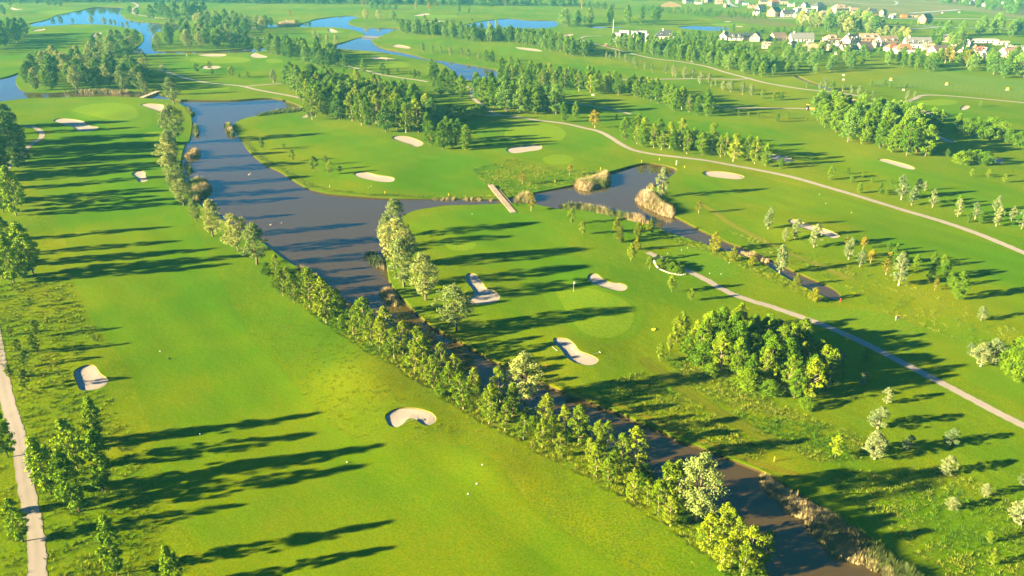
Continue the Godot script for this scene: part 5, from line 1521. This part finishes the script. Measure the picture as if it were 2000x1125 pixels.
func duck(u: float, v: float, m: Material, label: String, group: String, size: float, turn: float) -> void:
	var p := px(u, v)
	var o := thing("swan" if size > 0.8 else "duck", label, "bird", group)
	o.position = Vector3(p.x, WATER, p.y)
	o.rotation.y = turn
	o.scale = Vector3.ONE * size
	# body, neck and head in one surface: rings swept along the bird
	var ring := [[-0.55, 0.24, 0.01], [-0.42, 0.16, 0.12], [-0.2, 0.10, 0.22], [0.05, 0.09, 0.25], [0.27, 0.14, 0.19], [0.40, 0.27, 0.10], [0.44, 0.45, 0.065], [0.45, 0.62, 0.06], [0.50, 0.72, 0.085], [0.60, 0.72, 0.06], [0.66, 0.70, 0.015]]
	var s := Soup.new()
	for i in ring.size() - 1:
		var a: Array = ring[i]
		var b: Array = ring[i + 1]
		s.tube(Vector3(a[0], a[1], 0), Vector3(b[0], b[1], 0), a[2], b[2], 10)
	inst(s.mesh(), m, "body", o)
	part_box("beak", Vector3(0.71, 0.69, 0), Vector3(0.14, 0.04, 0.06), M.orange, o)

func cart(u: float, v: float, turn: float, m: Material, label: String) -> void:
	var o := thing("golf_cart", label, "cart")
	o.position = at(px(u, v)) + Vector3(0, 0.05, 0)
	o.rotation.y = turn
	var s := Soup.new()
	extrude(s, [[-1.25, 0.3], [-1.25, 0.85], [-0.4, 0.9], [-0.3, 0.5], [0.55, 0.5], [0.7, 0.95], [1.1, 0.85], [1.3, 0.55], [1.3, 0.3]], 0.6)
	inst(s.mesh(), m, "body", o)
	part_box("seat", Vector3(-0.35, 0.98, 0), Vector3(0.5, 0.14, 1.1), M.cream, o)
	part_box("canopy", Vector3(-0.1, 1.95, 0), Vector3(1.9, 0.08, 1.25), M.white, o)
	for x in [-0.95, 0.75]:
		for z in [-0.55, 0.55]:
			s = Soup.new()
			s.tube(Vector3(x, 0.8, z), Vector3(x * 0.95, 1.95, z), 0.025, 0.025, 5)
			inst(s.mesh(), M.steel, "strut", o)
	for x in [-0.85, 0.9]:
		for z in [-0.55, 0.55]:
			wheel(o, Vector3(x, 0.24, z), 0.24, 0.18)

func build_small() -> void:
	# plank footbridge across the pond mouth
	var a := px(958, 363)
	var b := px(1003, 416)
	var l := a.distance_to(b)
	var o := thing("footbridge", "pale plank footbridge with side rails over the pond mouth", "bridge")
	var ga := at(a)
	o.position = Vector3(a.x, maxf(ga.y, at(b).y) + 0.12, a.y)
	o.rotation.y = -atan2(b.y - a.y, b.x - a.x)
	var n := int(l / 0.42)
	var plank := Soup.new()
	plank.box(Vector3.ZERO, Vector3(0.38, 0.07, 1.7))
	var pm := plank.mesh()
	var tints := [mat(lin(0.29, 0.23, 0.17)), mat(lin(0.34, 0.27, 0.21)), mat(lin(0.25, 0.20, 0.15))]
	for k in n:
		var pk := inst(pm, tints[rng.randi() % 3], "plank", o)
		pk.position = Vector3((k + 0.5) * l / n, 0.04 + rng.randf_range(-0.01, 0.01), rng.randf_range(-0.03, 0.03))
	for z in [-0.8, 0.8]:
		part_box("beam", Vector3(l * 0.5, -0.16, z), Vector3(l - 0.4, 0.28, 0.2), M.bark, o)
		part_box("rail", Vector3(l * 0.55, 0.95, z * 1.1), Vector3(l * 0.5, 0.10, 0.10), M.bark, o)
		for k in 5:
			part_box("rail_post", Vector3(l * (0.31 + k * 0.12), 0.5, z * 1.1), Vector3(0.1, 0.9, 0.1), M.bark, o)
	# small dark bridge over the left channel
	a = px(277, 191)
	b = px(309, 180)
	l = a.distance_to(b)
	o = thing("footbridge", "weathered dark footbridge over the channel by the wooded island", "bridge")
	o.position = Vector3(a.x, at(a).y + 0.2, a.y)
	o.rotation.y = -atan2(b.y - a.y, b.x - a.x)
	part_box("deck", Vector3(l * 0.5, 0, 0), Vector3(l, 0.16, 2.4), M.wood, o)
	for z in [-1.2, 1.2]:
		part_box("beam", Vector3(l * 0.5, -0.25, z * 0.8), Vector3(l - 0.3, 0.3, 0.25), M.dark, o)
		part_box("rail", Vector3(l * 0.5, 1.0, z), Vector3(l, 0.1, 0.08), M.bark, o)
		for k in 6:
			part_box("rail_post", Vector3(l * (0.02 + k * 0.192), 0.5, z), Vector3(0.1, 0.95, 0.1), M.bark, o)
	# far weir between the ponds
	a = px(708, 72.5)
	b = px(742, 74.5)
	o = thing("footbridge", "low dark bridge between the two far ponds", "bridge")
	l = a.distance_to(b)
	o.position = Vector3(a.x, 0.1, a.y)
	o.rotation.y = -atan2(b.y - a.y, b.x - a.x)
	part_box("deck", Vector3(l * 0.5, 0, 0), Vector3(l, 0.3, 3.0), M.bark, o)
	for z in [-1.5, 1.5]:
		part_box("rail", Vector3(l * 0.5, 0.9, z), Vector3(l, 0.12, 0.1), M.bark, o)
	# planted bed with a stone edge beside the straight path
	var bed := [1278, 503, 1292, 507, 1315, 516, 1338, 528, 1340, 535, 1325, 537, 1303, 532, 1286, 524, 1278, 514]
	for q in scatter([1283, 506, 1300, 513, 1320, 521, 1335, 530, 1320, 534, 1300, 528, 1284, 517], 1.35):
		plant("shrub", q, rng.randf_range(1.3, 2.3), "leafy bush in the stone edged bed beside the straight path", "bushes in the stone edged bed")
	o = thing("bed_edging", "curved pale stone edging round the planted bush bed", "edging")
	var line := smooth(pts([1278, 506, 1279, 514, 1286, 524, 1303, 532, 1325, 537, 1341, 536]), false, 12)
	o.position = at(line[0])
	var stones := [Vector3(0.42, 0.26, 0.3), Vector3(0.36, 0.22, 0.34), Vector3(0.5, 0.24, 0.28)]
	var smesh := []
	for q in stones:
		var ss := Soup.new()
		ss.box(Vector3.ZERO, q)
		smesh.append(ss.mesh())
	var run := 0.0
	for i in line.size() - 1:
		run += line[i].distance_to(line[i + 1])
		if run > 0.44:
			run = 0.0
			var st := inst(smesh[rng.randi() % 3], M.stone, "stone", o)
			st.position = at(line[i]) + Vector3(0, 0.08, 0) - o.position
			st.rotation.y = rng.randf() * TAU
	# flags
	flag(1120, 569, M.white, "white flag on the large green near the river")
	flag(754, 123, M.white, "white flag on the far green by the stream")
	flag(365, 114, M.white, "white flag on the green below the island wood")
	flag(1326, 50, M.red, "tiny red flag beside the far pond")
	# tee markers and stakes
	for q in [[942, 909], [931, 946], [914, 966]]:
		ball_marker(q[0], q[1], 0.12, M.white, "white tee marker on the big fairway", "white tee markers on big fairway")
	for q in [[313, 687], [391, 849], [678, 904]]:
		ball_marker(q[0], q[1], 0.12, M.white, "white marker on the left part of the big fairway", "white markers on the left fairway")
	ball_marker(331, 702, 0.2, M.dark, "black marker on the big fairway near a white one", "")
	for q in [[1343, 485], [1331, 489], [1304, 496], [1424, 514], [1386, 535], [1408, 536]]:
		ball_marker(q[0], q[1], 0.11, M.white, "white tee marker on the tee beside the stone edged bed", "white markers on the tee")
	for q in [[922, 419], [1137, 488], [1613, 398], [1663, 416], [719, 367], [725, 364], [1600, 380]]:
		ball_marker(q[0], q[1], 0.11, M.white, "white marker dot on mown grass", "white dots on mown grass")
	for q in [[1066, 721], [1641, 590], [1317, 966]]:
		post("stake", q[0], q[1], 0.9, 0.09, M.red, "short red stake at the water's edge", "stake", "red stakes by the water")
	for q in [[1512, 901], [1758, 1045], [1255, 440]]:
		post("stake", q[0], q[1], 0.9, 0.09, M.orange, "short orange stake on the river bank", "stake", "orange stakes by the river")
	for q in [[1253, 317], [1288, 313], [1337, 328], [1173, 331], [1084, 356], [752, 378], [876, 382], [644, 366]]:
		post("stake", q[0], q[1], 0.8, 0.07, M.yellow, "short yellow stake beside the water", "stake", "yellow stakes by the water")
	post("stake", 1321, 322, 1.6, 0.2, M.wood, "wooden post beside the pond under the long path", "post")
	# yellow distance ring on the apron of the green
	o = thing("marker_ring", "yellow ring marker lying right of the large green", "marker")
	o.position = at(px(1277, 644)) + Vector3(0, 0.08, 0)
	var t := TorusMesh.new()
	t.inner_radius = 0.22
	t.outer_radius = 0.45
	t.rings = 18
	t.ring_segments = 8
	inst(t, M.yellow, "ring", o)
	var dc := CylinderMesh.new()
	dc.top_radius = 0.2
	dc.bottom_radius = 0.2
	dc.height = 0.1
	inst(dc, M.orange, "hub", o)
	# tee sign
	o = thing("tee_sign", "small white and yellow sign on the shaded tee", "sign")
	o.position = at(px(1752, 626))
	o.rotation.y = 0.3
	part_box("board", Vector3(0, 0.75, 0), Vector3(0.95, 0.55, 0.08), M.white, o)
	part_box("edge", Vector3(0, 1.06, 0), Vector3(1.0, 0.08, 0.12), M.yellow, o)
	for k in [-0.35, 0.35]:
		part_box("leg", Vector3(k, 0.25, 0), Vector3(0.08, 0.6, 0.08), M.steel, o)
	rake(1083, 681, -1.1, "white rake at the left edge of the bean shaped bunker")
	rake(1163, 691, 0.5, "white rake at the upper edge of the bean shaped bunker")
	rake(802, 822, 0.5, "white rake in the notch of the kidney shaped bunker")
	# birds on the lake
	duck(487, 339, M.white, "white swan on the wide part of the lake", "", 0.9, 0.4)
	duck(528, 436, M.white, "white duck swimming on the lake near the left willows", "ducks on the lake", 0.5, 0.2)
	duck(549, 433, M.white, "white duck swimming on the lake near the left willows", "ducks on the lake", 0.5, 0.9)
	# practice range
	for q in [[1740, 157], [1849, 166], [1968, 176]]:
		o = thing("range_target", "yellow round target on the practice field", "target", "yellow targets on the practice field")
		o.position = at(px(q[0], q[1]))
		var sm := SphereMesh.new()
		sm.radius = 0.7
		sm.height = 1.3
		inst(sm, M.yellow, "ball", o).position = Vector3(0, 0.8, 0)
		part_box("stand", Vector3(0, 0.12, 0), Vector3(1.4, 0.24, 1.4), M.white, o)
	for q in [[1647, 149], [1647, 158], [1764, 178], [1158, 188], [1351, 122]]:
		o = thing("distance_board", "white distance board standing on the far grass", "sign", "white boards on the far grass")
		o.position = at(px(q[0], q[1]))
		part_box("board", Vector3(0, 0.8, 0), Vector3(1.3, 0.8, 0.15), M.white, o)
		for k in [-0.6, 0.6]:
			part_box("leg", Vector3(k, 0.25, 0), Vector3(0.12, 0.7, 0.12), M.wood, o)
	o = thing("net_fence", "row of thin grey net posts along the practice field", "fence")
	var p0 := px(1782, 172)
	var p1 := px(2030, 200)
	o.position = at(p0)
	for k in 25:
		var q := p0.lerp(p1, k / 24.0)
		part_box("post", at(q) + Vector3(0, 2.2, 0) - o.position, Vector3(0.06, 4.6, 0.06), M.dark, o)
	for y in [4.4]:
		var q := at(p0.lerp(p1, 0.5)) - o.position
		part_box("cable", Vector3(q.x, q.y + y, q.z), Vector3(p0.distance_to(p1), 0.03, 0.03), M.dark, o, -atan2(p1.y - p0.y, p1.x - p0.x))
	# carts and the mower
	cart(316, 134, 0.4, M.yellow, "yellow golf cart at the end of the path by the island wood")
	cart(323, 136, 0.3, M.white, "white golf cart beside the yellow one")
	cart(1184, 90, 0.2, M.orange, "orange golf cart on the path before the villa")
	o = thing("tractor", "green and orange tractor parked at the path end", "tractor")
	o.position = at(px(1578, 215)) + Vector3(0, 0.05, 0)
	o.rotation.y = -0.4
	part_box("bonnet", Vector3(1.0, 1.15, 0), Vector3(1.8, 0.9, 0.9), M.green_paint, o)
	part_box("cab", Vector3(-0.4, 1.7, 0), Vector3(1.3, 1.6, 1.3), M.glass, o)
	part_box("cab_roof", Vector3(-0.4, 2.56, 0), Vector3(1.5, 0.14, 1.5), M.yellow, o)
	part_box("chassis", Vector3(0.2, 0.7, 0), Vector3(3.0, 0.4, 0.8), M.dark, o)
	for z in [-0.85, 0.85]:
		wheel(o, Vector3(-0.7, 0.8, z), 0.8, 0.4)
		wheel(o, Vector3(1.4, 0.5, z), 0.5, 0.3)
	o = thing("trailer", "orange trailer behind the green tractor", "trailer")
	o.position = at(px(1586, 216)) + Vector3(0, 0.05, 0)
	o.rotation.y = -0.4
	part_box("bed", Vector3(0, 0.95, 0), Vector3(2.6, 0.7, 1.6), M.orange, o)
	part_box("drawbar", Vector3(-1.7, 0.6, 0), Vector3(0.9, 0.12, 0.12), M.dark, o)
	for z in [-0.8, 0.8]:
		wheel(o, Vector3(0, 0.4, z), 0.4, 0.25)
